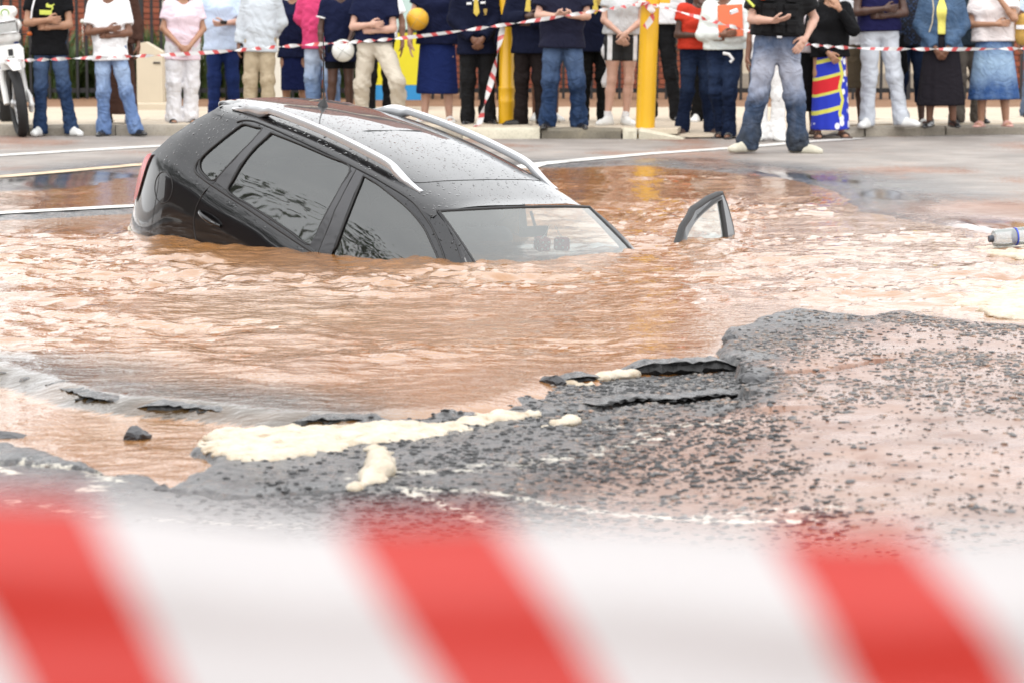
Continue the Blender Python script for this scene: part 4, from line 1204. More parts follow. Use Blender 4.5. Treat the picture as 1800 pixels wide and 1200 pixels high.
def denim(name, dark, light, fade=.5, muddy=False):
    if name in _cl: return _cl[name]
    m, nt, bs = new_mat(name)
    v = coords(nt)
    sp = nt.nodes.new('ShaderNodeSeparateXYZ'); nt.links.new(v, sp.inputs[0])
    th = ramp(nt, sp.outputs[2], [(.40, (0, 0, 0)), (.55, (.55, .55, .55)), (.72, (1, 1, 1)), (.92, (.15, .15, .15))])
    fr = ramp(nt, math_n(nt, 'MULTIPLY', sp.outputs[1], -1.0), [(.0, (.1, .1, .1)), (.06, (1, 1, 1))])   # wear on the front of the thigh
    n = noise(nt, coords(nt, 'Object', (1, 1, .45)), 11, 5, .65)
    fac = math_n(nt, 'MULTIPLY', math_n(nt, 'MULTIPLY', th, fr), fade)
    fac = math_n(nt, 'ADD', fac, math_n(nt, 'MULTIPLY', math_n(nt, 'SUBTRACT', n, .45), .9), True)
    c = mixc(nt, fac, dark, light)
    if muddy:
        lo = ramp(nt, sp.outputs[2], [(.12, (1, 1, 1)), (.5, (0, 0, 0))])
        c = mixc(nt, math_n(nt, 'MULTIPLY', lo, math_n(nt, 'MULTIPLY', noise(nt, v, 6, 4), 1.3), True), c, (.035, .036, .034))
    nt.links.new(c, bs.inputs['Base Color']); bs.inputs['Roughness'].default_value = .9; bs.inputs['Specular IOR Level'].default_value = .1
    bump(nt, math_n(nt, 'ADD', crease(nt, (1.0, 1.0, 1.35), 5.2), math_n(nt, 'MULTIPLY', n, .5)), .5, .018, bs)
    _cl[name] = m
    return m
def mat_print_wrap():
    m, nt, bs = new_mat('printed_wrap_cloth')
    v = coords(nt)
    sp = nt.nodes.new('ShaderNodeSeparateXYZ'); nt.links.new(v, sp.inputs[0])
    x, y, z = sp.outputs
    zz = math_n(nt, 'ADD', z, math_n(nt, 'MULTIPLY', x, -.25))
    blue, yel, red, wht, blk = (.012, .03, .42), (.58, .56, .10), (.55, .01, .02), (.75, .75, .78), (.01, .01, .02)
    band = nt.nodes.new('ShaderNodeValToRGB'); band.color_ramp.interpolation = 'CONSTANT'
    nt.links.new(zz, band.inputs[0])
    st = [(0.0, blk), (.07, blue), (.30, yel), (.345, blue), (.49, yel), (.52, red), (.665, yel), (.70, blue), (.84, yel), (.885, blue)]
    e = band.color_ramp.elements
    while len(e) < len(st): e.new(.5)
    for el, (p, c) in zip(e, st): el.position = p; el.color = (*c, 1)
    # side panel in blue with white leaf shapes, a yellow edge between
    vo = nt.nodes.new('ShaderNodeTexVoronoi'); vo.inputs['Scale'].default_value = 11; vo.inputs['Randomness'].default_value = .7
    nt.links.new(coords(nt, 'Object', (1, 1, .8)), vo.inputs['Vector'])
    leaf = mixc(nt, ramp(nt, vo.outputs['Distance'], [(.30, (1, 1, 1)), (.34, (0, 0, 0))]), blue, wht)
    xw = math_n(nt, 'ADD', x, math_n(nt, 'MULTIPLY', math_n(nt, 'PINGPONG', z, .14), -.25))
    c1 = mixc(nt, math_n(nt, 'GREATER_THAN', xw, .055), band.outputs[0], yel)
    c2 = mixc(nt, math_n(nt, 'GREATER_THAN', xw, .09), c1, leaf)
    c3 = mixc(nt, math_n(nt, 'LESS_THAN', zz, .22), c2, leaf)
    nt.links.new(c3, bs.inputs['Base Color']); bs.inputs['Roughness'].default_value = .85
    return m
M_WRAP = mat_print_wrap()
def mat_check():
    m, nt, bs = new_mat('dark_patterned_shirt')
    v = coords(nt, 'Object', (1, 1, 1))
    ck = nt.nodes.new('ShaderNodeTexChecker'); ck.inputs['Scale'].default_value = 46
    nt.links.new(v, ck.inputs['Vector'])
    c = mixc(nt, math_n(nt, 'MULTIPLY', ck.outputs['Fac'], math_n(nt, 'GREATER_THAN', noise(nt, v, 30, 2), .52)), (.008, .009, .016), (.03, .06, .14))
    nt.links.new(c, bs.inputs['Base Color']); bs.inputs['Roughness'].default_value = .85
    return m
M_PATTERN = mat_check()

HAND = {}
def hand_template(curl):
    if curl in HAND: return HAND[curl]
    f = Field((-.07, -.05, -.03), (.10, .11, .20), .0062)
    f.cap((0, 0, -.01), (0, 0, .02), .027, .03, k=.01, fl=(1, .75, 1))
    for x in (-.026, -.009, .009, .026): f.cap((x * .7, 0, .02), (x, 0, .085), .014, .0125, k=.012, fl=(1, .95, 1))
    for x, L in ((-.031, .054), (-.0105, .070), (.0105, .075), (.031, .066)):
        p = Vector((x, 0, .085)); a = curl * .5
        for q, (fr, r) in enumerate(((.5, .0095), (.3, .0088), (.22, .008))):
            n = p + Vector((x * .10, math.sin(a), math.cos(a))) * L * fr * 1.05
            f.cap(tuple(p), tuple(n), r, r * .94, k=.003); p = n; a += curl * .75
    p = [(.028, .004, .018), (.052, .014, .05), (.058, .026 + .01 * curl, .078), (.052 - .01 * curl, .034 + .016 * curl, .098)]
    f.chain(p, (.0145, .0115, .0095, .008), k=.006)
    HAND[curl] = f.mesh()
    return HAND[curl]

SHOE = {}
def shoe_mesh(kind, mat):
    key = (kind, mat.name)
    if key in SHOE: return SHOE[key]
    f = Field((-.08, -.27, -.02), (.08, .12, .17), .0085)
    if kind == 'sneaker':
        f.chain([(0, .065, .03), (0, -.06, .028), (.006, -.185, .028)], (.043, .046, .046), k=.01, fl=(1, 1, .72))
        f.cap((0, .04, .06), (.004, -.15, .04), .042, .036, k=.02); f.cap((0, .045, .06), (0, .04, .105), .04, .037, k=.02)
        f.cap((0, .0, .085), (0, -.05, .075), .028, .026, k=.02)
    elif kind == 'leather':
        f.chain([(0, .06, .02), (0, -.06, .018), (0, -.2, .018)], (.04, .043, .034), k=.01, fl=(1, 1, .5))
        f.cap((0, .05, .05), (0, -.17, .03), .038, .028, k=.02); f.cap((0, .045, .05), (0, .04, .09), .037, .036, k=.02)
    else:                                               # open sandal or mule: sole with straps
        f.chain([(0, .06, .012), (0, -.06, .012), (0, -.17, .012)], (.038, .042, .042), k=.005, fl=(1, 1, .35))
        for yy, zz in ((-.06, .055), (-.10, .046)):
            for a in np.linspace(-1.2, 1.2, 7)[:-1]:
                f.cap((.043 * math.sin(a), yy, .008 + zz * math.cos(a)), (.043 * math.sin(a + .4), yy, .008 + zz * math.cos(a + .4)), .010, k=.004)
    f.half((0, 0, .001), (0, 0, -1))
    V, F = f.mesh()
    SHOE[key] = make_mesh('shoe', V, F, mat)
    return SHOE[key]
_eye = None
def _ridge(a):
    return 1.0 - 2.0 * np.abs(np.sin(a * .5))**.7
def fold_noise(seed, amp, lam=.11, vert=1.0):
    r = np.random.default_rng(seed)
    ws = []
    for k in range(6):
        d = r.normal(size=3) * (1, 1, vert); d = d / np.linalg.norm(d) * (2 * math.pi / (lam * r.uniform(.55, 1.7)))
        ws.append((d, r.uniform(0, 6.28)))
    def fn(X, Y, Z, mask=1.0):
        s = 0
        for d, p in ws: s = s + _ridge(d[0] * X + d[1] * Y + d[2] * Z + p + .8 * np.sin(9 * X + 7 * Z + p))
        return amp * mask * s / 6 * 1.8
    return fn

V3 = lambda p: np.array(p, dtype=float)
# arm poses for the arm on the -x side: elbow, wrist, hand direction, palm normal, curl
POSE = {
    'crossed_over': ((-.245, -.085, 1.115), (.015, -.215, 1.145), (1, .06, .0), (0, 1, .15), .55),
    'crossed_under': ((-.245, -.08, 1.10), (-.02, -.165, 1.075), (1, .12, .12), (0, 1, 0), .6),
    'clasp': ((-.25, -.03, 1.13), (-.055, -.205, .925), (.62, -.12, -.75), (.35, .9, .1), .75),
    'clasp_low': ((-.245, -.0, 1.13), (-.06, -.185, .865), (.5, -.05, -.85), (.4, .9, .1), .75),
    'side': ((-.245, .015, 1.13), (-.26, -.045, .875), (.02, -.12, -1), (1, .1, 0), .55),
    'behind': ((-.26, .07, 1.14), (-.09, .17, .93), (.8, .05, -.4), (0, -1, 0), .5),
    'pocket': ((-.33, .06, 1.15), (-.235, -.10, .985), (.55, -.25, -.75), (.2, .9, .2), .25),
    'forearm_in': ((-.245, -.04, 1.115), (.03, -.22, 1.115), (1, -.05, .08), (0, 1, 0), .6),
    'mouth': ((-.22, -.19, 1.17), (-.05, -.205, 1.40), (.35, .25, .9), (.3, .9, -.2), .9),
    'present': ((-.24, -.06, 1.13), (-.075, -.27, 1.13), (.7, -.4, .15), (.1, .2, .95), .35),
    'reach_out': ((-.33, -.06, 1.22), (-.40, -.16, 1.02), (-.35, -.15, -.85), (.2, .9, -.1), .3),
    'hang_out': ((-.28, -.02, 1.12), (-.27, -.10, .86), (.08, -.1, -1), (1, .1, 0), .25),
    'phone': ((-.23, -.08, 1.12), (-.03, -.24, 1.10), (.9, -.1, -.05), (0, .6, .6), .8),
}
def mirror(P): return tuple((-p[0], p[1], p[2]) for p in P[:4]) + (P[4],)
PEOPLE = []
def person(pos, yaw, h, skin, label, top, bottom, shoes, arms=('side', 'side'), w=1.0, female=False, legs=None, neck=None, hair='short', extra=None, seed=None, res=.0135, under=None):
    seed = seed if seed is not None else len(PEOPLE) + 3
    rr = random.Random(seed)
    shw = .165 if female else .183
    sh = {-1: V3((-shw, .005, 1.405)), 1: V3((shw, .005, 1.405))}
    arm = {}
    for s, a in zip((-1, 1), arms):
        P = POSE[a] if isinstance(a, str) else a
        if isinstance(a, str) and s > 0: P = mirror(P)
        arm[s] = [V3(P[0]), V3(P[1]), V3(P[2]) / np.linalg.norm(P[2]), V3(P[3]), P[4]]
        if female:
            arm[s][0][0] *= .95
    legs = legs or {}
    hipx = .088 if not female else .095
    lg = {}
    for s, nm in ((-1, 'L'), (1, 'R')):
        d = {'knee': (s * .105, -.015, .495), 'ankle': (s * .125, .02, .085), 'toe': s * .12}
        d.update(legs.get(nm, {})); lg[s] = d
    dz = legs.get('drop', 0)
    ex = [p for s in (-1, 1) for p in (arm[s][0], arm[s][1], V3(lg[s]['knee']), V3(lg[s]['ankle']))] + [V3((-.25, -.2, 0 - dz * 0)), V3((.25, .2, 1.80))]
    lo = np.min(ex, 0) - .16; hi = np.max(ex, 0) + .16; lo[2] = min(lo[2], -.03); hi[2] = 1.86
    # --- body, one continuous surface
    B = Field(lo, hi, res)
    B.cap((-.06, 0, .985), (.06, 0, .985), .095, k=.04, fl=(1, .78, 1)); B.cap((0, 0, .97), (0, 0, 1.15), .115, .11, k=.06, fl=(1, .75, 1))
    B.cap((-.06, 0, 1.27), (.06, 0, 1.27), .105, k=.06, fl=(1, .8, 1)); B.cap((-shw + .03, .01, 1.40), (shw - .03, .01, 1.40), .05, k=.05)
    B.cap((0, .02, 1.42), (0, .0, 1.55), .056, .05, k=.03)
    B.cap((0, .015, 1.64), (0, .02, 1.665), .083, .088, k=.02, fl=(.9, 1.05, 1)); B.cap((0, -.035, 1.575), (0, -.02, 1.62), .045, .06, k=.04)
    B.cap((0, -.092, 1.645), (0, -.108, 1.612), .009, .014, k=.012)
    for s in (-1, 1):
        B.cap((s * .078, .01, 1.63), (s * .082, .02, 1.66), .012, .016, k=.008, fl=(.6, 1, 1)); B.cap((s * .03, -.09, 1.665), (s * .045, -.08, 1.66), .006, k=.012)
        e, wv = arm[s][0], arm[s][1]
        B.chain([sh[s], (sh[s] + e) / 2, e], (.047 if not female else .042, .044 if not female else .039, .037), k=.025)
        B.chain([e, e + (wv - e) * .3, wv], (.037, .039 if not female else .034, .025), k=.02); B.cap(wv, wv + arm[s][2] * .035, .025, .028, k=.01)
        kn, an = V3(lg[s]['knee']), V3(lg[s]['ankle'])
        B.chain([V3((s * hipx, 0, .91)), (V3((s * hipx, 0, .91)) + kn) / 2, kn], (.085, .078, .055), k=.03)
        B.chain([kn, kn + (an - kn) * .3 + (0, .02, 0), an], (.053, .056, .034), k=.03)
        t = lg[s]['toe']
        fr_ = 1.0 if shoes[0] == 'sandal' else .62
        B.cap(an + (0, .03 * fr_, -.045), an + (t * .16, -.14 * fr_, -.058), .032 * fr_, .026 * fr_, k=.02, fl=(1.15, 1, .85))
        B.cap((s * .035, -.12, 1.27), (s * .055, -.11, 1.26), .02 if female else .0, k=.07) if female else None
    V, F = B.mesh(); VV = [V]; FF = [F]; nb = len(V)
    for s in (-1, 1):
        hv, hf = hand_template(arm[s][4])
        d = arm[s][2]; n = arm[s][3] - d * (arm[s][3] @ d); n /= np.linalg.norm(n); t = np.cross(n, d)
        q = np.stack([t, n, d], 1)
        hv = hv.copy()
        thumb = np.array([0, -.3, 1.0]) if abs(d[2]) < .7 else np.array([-s, -1.0, 0])
        if thumb @ t < 0: hv[:, 0] *= -1; hf = hf[:, ::-1]
        VV.append(hv @ q.T + arm[s][1]); FF.append(hf + nb); nb += len(hv)
    body = mesh_obj('person', np.concatenate(VV), np.concatenate(FF), SKIN[skin])
    body.location = pos; body.rotation_euler = (R_(rr.uniform(-1.2, 1.6)), R_(rr.uniform(-1.8, 1.8)), R_(yaw + rr.uniform(-7, 7))); sc = h / 1.75; body.scale = (sc * w * .95, sc * w * .95, sc)
    if dz: body.location.z -= dz * sc
    tag(body, label, 'person', 'onlookers along the far kerb')
    PEOPLE.append(body)
    # --- trousers, shorts or skirt
    kind, bm, bo = bottom[0], bottom[1], (bottom[2] if len(bottom) > 2 else {})
    Tf = Field((lo[0], lo[1], -.03), (hi[0], hi[1], 1.12), res)
    wz = bo.get('waist', 1.03)
    if kind in ('trousers', 'shorts'):
        ease = bo.get('ease', 0.0); fla = bo.get('flare', .072)
        Tf.cap((-.07, .005, .96), (.07, .005, .96), .117 + ease * .5, k=.04, fl=(1, .85, 1)); Tf.cap((-.05, 0, 1.03), (.05, 0, 1.03), .115, k=.03, fl=(1, .85, 1))
        for s in (-1, 1):
            kn, an = V3(lg[s]['knee']), V3(lg[s]['ankle']); hp = V3((s * hipx, 0, .90))
            Tf.chain([hp, (hp + kn) / 2, kn], (.094 + ease * .8, .081 + ease * .8, .066 + ease * .8), k=.03)
            Tf.chain([kn, kn + (an - kn) * .45 + (0, .012, 0), an + (0, .005, -.04)], (.066 + ease * .8, .060 + ease * .8, fla * .93), k=.03)
        hem = bo.get('hem', .022)
        fn = fold_noise(seed * 7, bo.get('fold', .0085) * 1.2, .09, .9)
        Tf.disp(lambda X, Y, Z: fn(X, Y, Z, .35 + .9 * np.exp(-((Z - .47) / .12)**2) + 1.0 * np.exp(-((Z - .12) / .1)**2) + .5 * np.exp(-((Z - .86) / .07)**2)))
        if kind == 'trousers': Tf.half((0, 0, hem + dz), (0, 0, -1))
        else: Tf.half((0, 0, hem), (0, 0, -1))
    else:
        hem = bo.get('hem', .3); rh = bo.get('r', .23); fl = bo.get('fl', .75); nf = bo.get('nf', 7); fa = bo.get('fa', .025)
        r0 = .155 if not female else .165
        def skirt(X, Y, Z):
            t = np.clip((.98 - Z) / (.98 - hem), 0, 1)
            wst = np.clip((Z - .94) / .09, 0, 1)
            r = r0 + (rh - r0) * t**.8 - .02 * wst
            th = np.arctan2(Y / fl, X)
            r = r * (1 + fa * t * (np.sin(nf * th + seed) + .6 * np.sin((nf * 2 - 3) * th + 2 * seed + 2 * Z)))
            return np.maximum((np.sqrt(X * X + (Y / fl)**2) - r) * fl, np.maximum(hem - Z, Z - wz)) - .5
        Tf.disp(skirt)
    Tf.half((0, 0, wz), (0, 0, 1))
    V, F = Tf.mesh()
    mesh_obj({'trousers': 'trousers', 'shorts': 'shorts', 'skirt': 'skirt', 'wrap': 'wrap_skirt'}[kind], V, F, bm, body)
    # --- upper garment
    tk, tm, to = top[0], top[1], (top[2] if len(top) > 2 else {})
    hem = to.get('hem', .83); sl = to.get('sleeve', .55); ease = to.get('ease', .0)
    def garment(hem, sl, ease, neckcut, nm, mat, fold=.007, open_front=None, zmax=1.50):
        G = Field((lo[0], lo[1], hem - .06), (hi[0], hi[1], 1.56), res)
        e2 = ease
        G.cap((-.08, .005, 1.30), (.08, .005, 1.30), .118 + e2, k=.05, fl=(1, .86, 1)); G.cap((-shw + .02, .01, 1.395), (shw - .02, .01, 1.395), .060 + e2 * .5, k=.05)
        G.cap((-.055, .0, 1.08), (.055, .0, 1.08), .125 + e2, k=.07, fl=(1, .84, 1)); G.cap((-.065, .0, hem - .02), (.065, .0, hem - .02), .135 + e2, k=.06, fl=(1, .86, 1))
        G.cap((-.06, 0, hem), (-.06, 0, 1.2), .12 + e2, k=.05, fl=(1, .9, 1)); G.cap((.06, 0, hem), (.06, 0, 1.2), .12 + e2, k=.05, fl=(1, .9, 1))
        if female:
            for s in (-1, 1): G.cap((s * .055, -.09, 1.265), (s * .06, -.085, 1.25), .058, k=.06)
        for s in (-1, 1):
            if sl <= 0: continue
            e, wv = arm[s][0], arm[s][1]
            if sl <= 1.0:
                end = sh[s] + (e - sh[s]) * sl; n = (e - sh[s]) / np.linalg.norm(e - sh[s])
                G.cap(sh[s], sh[s] + (e - sh[s]) * min(1, sl + .12), .062 + e2 * .6, .064 + e2 * .9 if sl < .9 else .05 + e2, k=.04, cut=(end, n))
            else:
                end = e + (wv - e) * (sl - 1); n = (wv - e) / np.linalg.norm(wv - e)
                G.cap(sh[s], e, .062 + e2 * .6, .050 + e2 * .8, k=.03); G.cap(e, e + (wv - e) * min(1.05, sl - 1 + .05), .050 + e2 * .8, .040 + e2 * .6, k=.03, cut=(end, n))
        fn = fold_noise(seed * 5 + len(nm), fold, .13, 1.3)
        G.disp(lambda X, Y, Z: fn(X, Y, Z, .5 + .8 * np.exp(-((Z - 1.0) / .13)**2)))
        G.half((0, 0, hem), (0, 0, -1))
        if neckcut == 'v': G.cap((0, -.20, 1.31), (0, -.10, 1.50), .012, .085, k=0, sub=True, fl=(1, 1.4, 1)); G.cap((0, .0, 1.47), (0, .0, 1.6), .072, k=0, sub=True)
        elif neckcut == 'deep': G.cap((0, -.22, 1.14), (0, -.11, 1.50), .012, .09, k=0, sub=True, fl=(1, 1.5, 1)); G.cap((0, .0, 1.47), (0, .0, 1.6), .075, k=0, sub=True)
        elif neckcut == 'open': G.cap((0, -.16, .7), (0, -.14, 1.50), open_front, open_front * 1.5, k=0, sub=True, fl=(1, 1.8, 1)); G.cap((0, .0, 1.47), (0, .0, 1.6), .075, k=0, sub=True)
        elif neckcut == 'round': G.cap((0, -.02, 1.475), (0, -.01, 1.6), .072, k=0, sub=True)
        V, F = G.mesh()
        return mesh_obj(nm, V, F, mat, body)
    gname = {'tee': 'shirt', 'long': 'sweater', 'shirt': 'shirt', 'blazer': 'blazer', 'jacket': 'jacket', 'blouse': 'blouse', 'polo': 'polo_shirt', 'robe': 'robe'}[tk]
    if under is not None:
        garment(1.02, 0, ease - .024, 'v', 'shirt', under, .0)
    g = garment(hem, sl, ease, to.get('neck', 'round'), gname, tm, to.get('fold', .007), to.get('gap', .03))
    # --- shoes
    sk, sm = shoes
    for s in (-1, 1):
        o = link('sandal' if sk == 'sandal' else 'shoe', shoe_mesh(sk, sm), body)
        a = V3(lg[s]['ankle']); o.location = (a[0], a[1] - .015, a[2] - .082)
        o.rotation_euler = (0, 0, lg[s]['toe'] * 2.2)
    # --- hair and eyes
    hm = to.get('hairmat') or M_HAIR
    Hf = Field((-.16, -.14, 1.35), (.16, .20, 1.82), .0135)
    Hf.cap((0, .03, 1.668), (0, .03, 1.685), .096, .09, k=.01, fl=(.93, 1.05, 1))
    if hair == 'long':
        for s in (-1, 0, 1): Hf.cap((s * .06, .05, 1.68), (s * .075, .06, 1.46), .055, .04, k=.03)
    elif hair == 'bun': Hf.cap((0, .13, 1.72), (0, .14, 1.71), .045, k=.02)
    Hf.cap((0, -.14, 1.60), (0, -.10, 1.68), .075, .06, k=0, sub=True); Hf.cap((0, 0, 1.48), (0, -.02, 1.585), .085, .075, k=0, sub=True) if hair != 'long' else None
    V, F = Hf.mesh(); mesh_obj('hair', V, F, hm, body)
    global _eye
    if _eye is None:
        mb = MB().lathe([(.001, -.010), (.006, -.008), (.0095, 0), (.006, .008), (.001, .010)], 8)
        _eye = make_mesh('eye', mb.v, mb.f, simple('eye', (.04, .03, .025), .15))
    for s in (-1, 1):
        o = link('eye', _eye, body); o.location = (s * .031, -.082, 1.645)
    return body
M_HAIR = simple('black_hair', (.012, .01, .009), .45, var=.4, scale=90, bmp=.6)

JE_MID = denim('mid_blue_jeans', (.018, .036, .085), (.10, .15, .25), .55)
JE_DARK = denim('dark_blue_jeans', (.006, .011, .030), (.030, .05, .105), .5)
JE_LIGHT = denim('light_blue_jeans', (.12, .19, .36), (.36, .46, .62), .7)
JE_PALE = denim('pale_washed_jeans', (.16, .25, .44), (.5, .58, .70), .8)
JE_FADED = denim('faded_muddy_jeans', (.045, .075, .14), (.33, .35, .42), 1.05, True)
JE_SKIRT = denim('stonewashed_denim', (.035, .08, .21), (.30, .42, .56), .9)
DENIM_J = denim('denim_jacket_cloth', (.05, .09, .16), (.17, .24, .34), .3)
W_TEE = cloth('white_cotton', (.78, .78, .80)); BLK = cloth('black_cotton', (.006, .006, .007)); NAVY = cloth('navy_knit', (.007, .010, .034)); NAVY_D = cloth('navy_blazer_wool', (.005, .007, .021))
BLK_T = cloth('black_trouser_wool', (.006, .006, .006)); BRN_T = cloth('dark_brown_trouser', (.014, .010, .010)); CHAR_T = cloth('charcoal_trouser', (.010, .010, .011))
SH_WHITE = simple('white_leather', (.72, .72, .70), .45, var=.06); SH_BLACK = simple('black_leather', (.012, .011, .011), .25, var=.2, coat=.3); SH_BROWN = simple('brown_sandal_leather', (.06, .03, .02), .5); SH_CREAM = simple('muddy_cream_suede', (.50, .47, .38), .8, var=.25, scale=30)

def belt_of(body, mat, z=.985, rx=.158, ry=.118):
    pts = [(rx * math.cos(a), ry * math.sin(a), z) for a in np.linspace(0, 2 * math.pi, 29)[:-1]]
    b = MB().tube(pts, .016, 6, True, .45)
    o = autosmooth(b.build('belt', mat, body), 60)
    k = MB().box((-.022, -ry - .016, z - .018), (.022, -ry - .008, z + .018)).build('buckle', M_SILVER, o)
    return o
def patch(body, name, pts, mat, dy=-.0):
    """thin raised emblem on the chest, outline given as (x, z, y)"""
    mb = MB(); n = len(pts)
    mb.add([(x, y, z) for x, z, y in pts] + [(x, y + .012, z) for x, z, y in pts], [tuple(range(n))] + [(i, n + i, n + (i + 1) % n, (i + 1) % n) for i in range(n)])
    return mb.build(name, mat, body)
GOLD = simple('gold_thread', (.40, .27, .07), .5, .4, var=.3, scale=120)
def crest(body, x=.085, z=1.215, y=-.142, s=1.0):
    patch(body, 'crest', [(x - .022 * s, z + .03 * s, y), (x - .014 * s, z + .022 * s, y - .001), (x - .006 * s, z + .031 * s, y), (x + .006 * s, z + .031 * s, y), (x + .014 * s, z + .022 * s, y), (x + .022 * s, z + .03 * s, y), (x + .017 * s, z - .012 * s, y), (x + .006 * s, z - .02 * s, y), (x + .016 * s, z - .036 * s, y), (x - .016 * s, z - .036 * s, y), (x - .006 * s, z - .02 * s, y), (x - .017 * s, z - .012 * s, y)][::-1], GOLD)
def tie(body, mat, mat2=None):
    mb = MB(); v = [(-.016, -.098, 1.43), (.016, -.098, 1.43), (.034, -.150, 1.20), (0, -.152, 1.16), (-.034, -.150, 1.20), (-.013, -.112, 1.395), (.013, -.112, 1.395)]
    mb.add(v, [(0, 5, 6, 1), (5, 4, 3, 2, 6)])
    o = mb.build('tie', mat, body)
    so = o.modifiers.new('s', 'SOLIDIFY'); so.thickness = .012
    return o
M_TIE = simple('gold_striped_tie', (.55, .40, .05), .5, var=.4, scale=40)
def watch(body, p, d):
    d = Vector(d).normalized(); u = d.orthogonal().normalized(); v = d.cross(u)
    o = MB().tube([Vector(p) + (u * math.cos(a) + v * math.sin(a)) * .032 for a in np.linspace(0, 6.283, 15)[:-1]], .009, 6, True).build('watch', M_SILVER, body)
    return autosmooth(o, 60)

LIME = simple('lime_print', (.55, .60, .10), .7)
p = person((-4.76, 28.62, .02), 4, 1.82, 'tan', 'person with folded arms in a black T-shirt with a lime print, beside the motorcycle', ('tee', BLK, {'hem': .80, 'ease': .015, 'sleeve': .6, 'neck': 'v'}), ('trousers', JE_MID, {'flare': .085, 'ease': .004}), ('sneaker', SH_WHITE), ('crossed_over', 'crossed_under'), legs={'R': {'ankle': (.24, .0, .085), 'knee': (.16, -.02, .49), 'toe': .28}}, w=.90)
# leaping cat over a block, as printed on the chest
cy = lambda x, z: -.150 - .25 * max(0, .05 - abs(x)) * .2
patch(p, 'chest_print', [(x, z, -.170) for x, z in ((-.085, 1.20), (-.085, 1.245), (.055, 1.24), (.055, 1.195))], LIME)
patch(p, 'chest_print', [(x, z, -.166) for x, z in ((-.01, 1.275), (-.012, 1.300), (.004, 1.312), (.02, 1.300), (.045, 1.292), (.068, 1.298), (.085, 1.306), (.083, 1.292), (.066, 1.284), (.072, 1.262), (.062, 1.242), (.045, 1.238), (.055, 1.258), (.045, 1.268), (.022, 1.266), (.008, 1.268))], LIME)
MB().tube([(-.13, -.12, 1.40), (-.17, -.165, 1.25), (-.185, -.16, 1.16)], .010, 6).build('bag_strap', W_TEE, p)
person((-4.11, 28.62, .02), 3, 1.68, 'brown', 'person with folded arms in a plain white T-shirt and light blue jeans', ('tee', W_TEE, {'hem': .81, 'ease': .014, 'sleeve': .72}), ('trousers', JE_LIGHT, {'flare': .088, 'ease': .006, 'fold': .011}), ('leather', SH_BLACK), ('crossed_over', 'crossed_under'), w=.94, legs={'L': {'ankle': (-.12, .02, .085), 'toe': -.1}, 'R': {'ankle': (.27, -.02, .085), 'knee': (.17, -.03, .49), 'toe': .3}})
ROBE = cloth('brown_coat_wool', (.060, .030, .022))
person((-4.17, 29.35, .11), -8, 1.66, 'brown', 'person in a long brown coat half hidden behind the white T-shirt', ('robe', ROBE, {'hem': .9, 'sleeve': 1.75, 'ease': .02}), ('skirt', ROBE, {'hem': .12, 'r': .24, 'fl': .8}), ('leather', SH_BLACK), ('side', 'side'), female=True, hair='bun', w=.98)
PINKB = cloth('pale_pink_blouse', (.72, .58, .64), .06); WLIN = cloth('white_linen', (.66, .65, .67), .1)
p = person((-3.51, 29.52, .11), 14, 1.56, 'tan', 'person in a pale pink blouse and white trousers with hands clasped', ('blouse', PINKB, {'hem': .76, 'sleeve': .62, 'ease': .010, 'neck': 'v'}), ('trousers', WLIN, {'flare': .1, 'ease': .018, 'fold': .012}), ('sandal', SH_BLACK), ('clasp', 'clasp'), female=True, hair='long', w=1.06, legs={'L': {'ankle': (-.095, .0, .085)}, 'R': {'ankle': (.10, .02, .085)}})
LBLUE = cloth('pale_blue_shirt', (.52, .62, .78), .1); NAVT = cloth('navy_trouser_cotton', (.012, .025, .10))
p = person((-3.13, 30.24, .11), 6, 1.68, 'fair', 'person in a pale blue shirt holding one arm out to the side', ('blouse', LBLUE, {'hem': .80, 'sleeve': .85, 'ease': .024, 'neck': 'v'}), ('trousers', NAVT, {'ease': .006}), ('leather', SH_BLACK), ('reach_out', 'phone'), female=True, hair='short')
o = MB().box((-.035, -.008, -.02), (.035, .008, .02), ch=.004).build('mobile_phone', simple('black_phone', (.01, .01, .012), .2)); o.location = (-3.10, 29.96, 1.18); o.rotation_euler = (.4, .1, .3); tag(o, 'small dark phone held by the person in pale blue', 'phone')
GREYS = cloth('light_grey_fleece', (.50, .54, .58), .1); KHAKI = cloth('khaki_cotton', (.40, .33, .23), .12); STONE = cloth('stone_chino', (.50, .45, .37), .1)
person((-2.71, 29.66, .11), -6, 1.66, 'brown', 'person in a light grey sweatshirt and khaki trousers beside the signboard', ('long', GREYS, {'hem': .80, 'sleeve': 1.92, 'ease': .014, 'fold': .009}), ('trousers', KHAKI, {'ease': .018, 'flare': .09, 'fold': .011}), ('sneaker', SH_WHITE), ('side', 'behind'), w=.95)
person((-2.40, 30.68, .11), -4, 1.56, 'tan', 'person in a navy V-neck jersey and navy skirt, arms behind the back', ('tee', NAVY, {'hem': .76, 'sleeve': .5, 'ease': .012, 'neck': 'v'}), ('skirt', cloth('navy_skirt', (.007, .012, .055)), {'hem': .36, 'r': .175, 'fa': .02}), ('leather', SH_BLACK), ('behind', 'behind'), female=True, hair='bun')
crest(PEOPLE[-1], .07, 1.235, -.142, .9)
PINK = cloth('hot_pink_shirt', (.62, .06, .17), .12)
person((-2.05, 30.09, .11), -10, 1.72, 'brown', 'person in a hot pink shirt and pale jeans', ('shirt', PINK, {'hem': .80, 'sleeve': 1.9, 'ease': .02, 'fold': .011}), ('trousers', JE_PALE, {'ease': .014, 'fold': .012}), ('sneaker', SH_WHITE), ('behind', 'behind'), w=1.04)
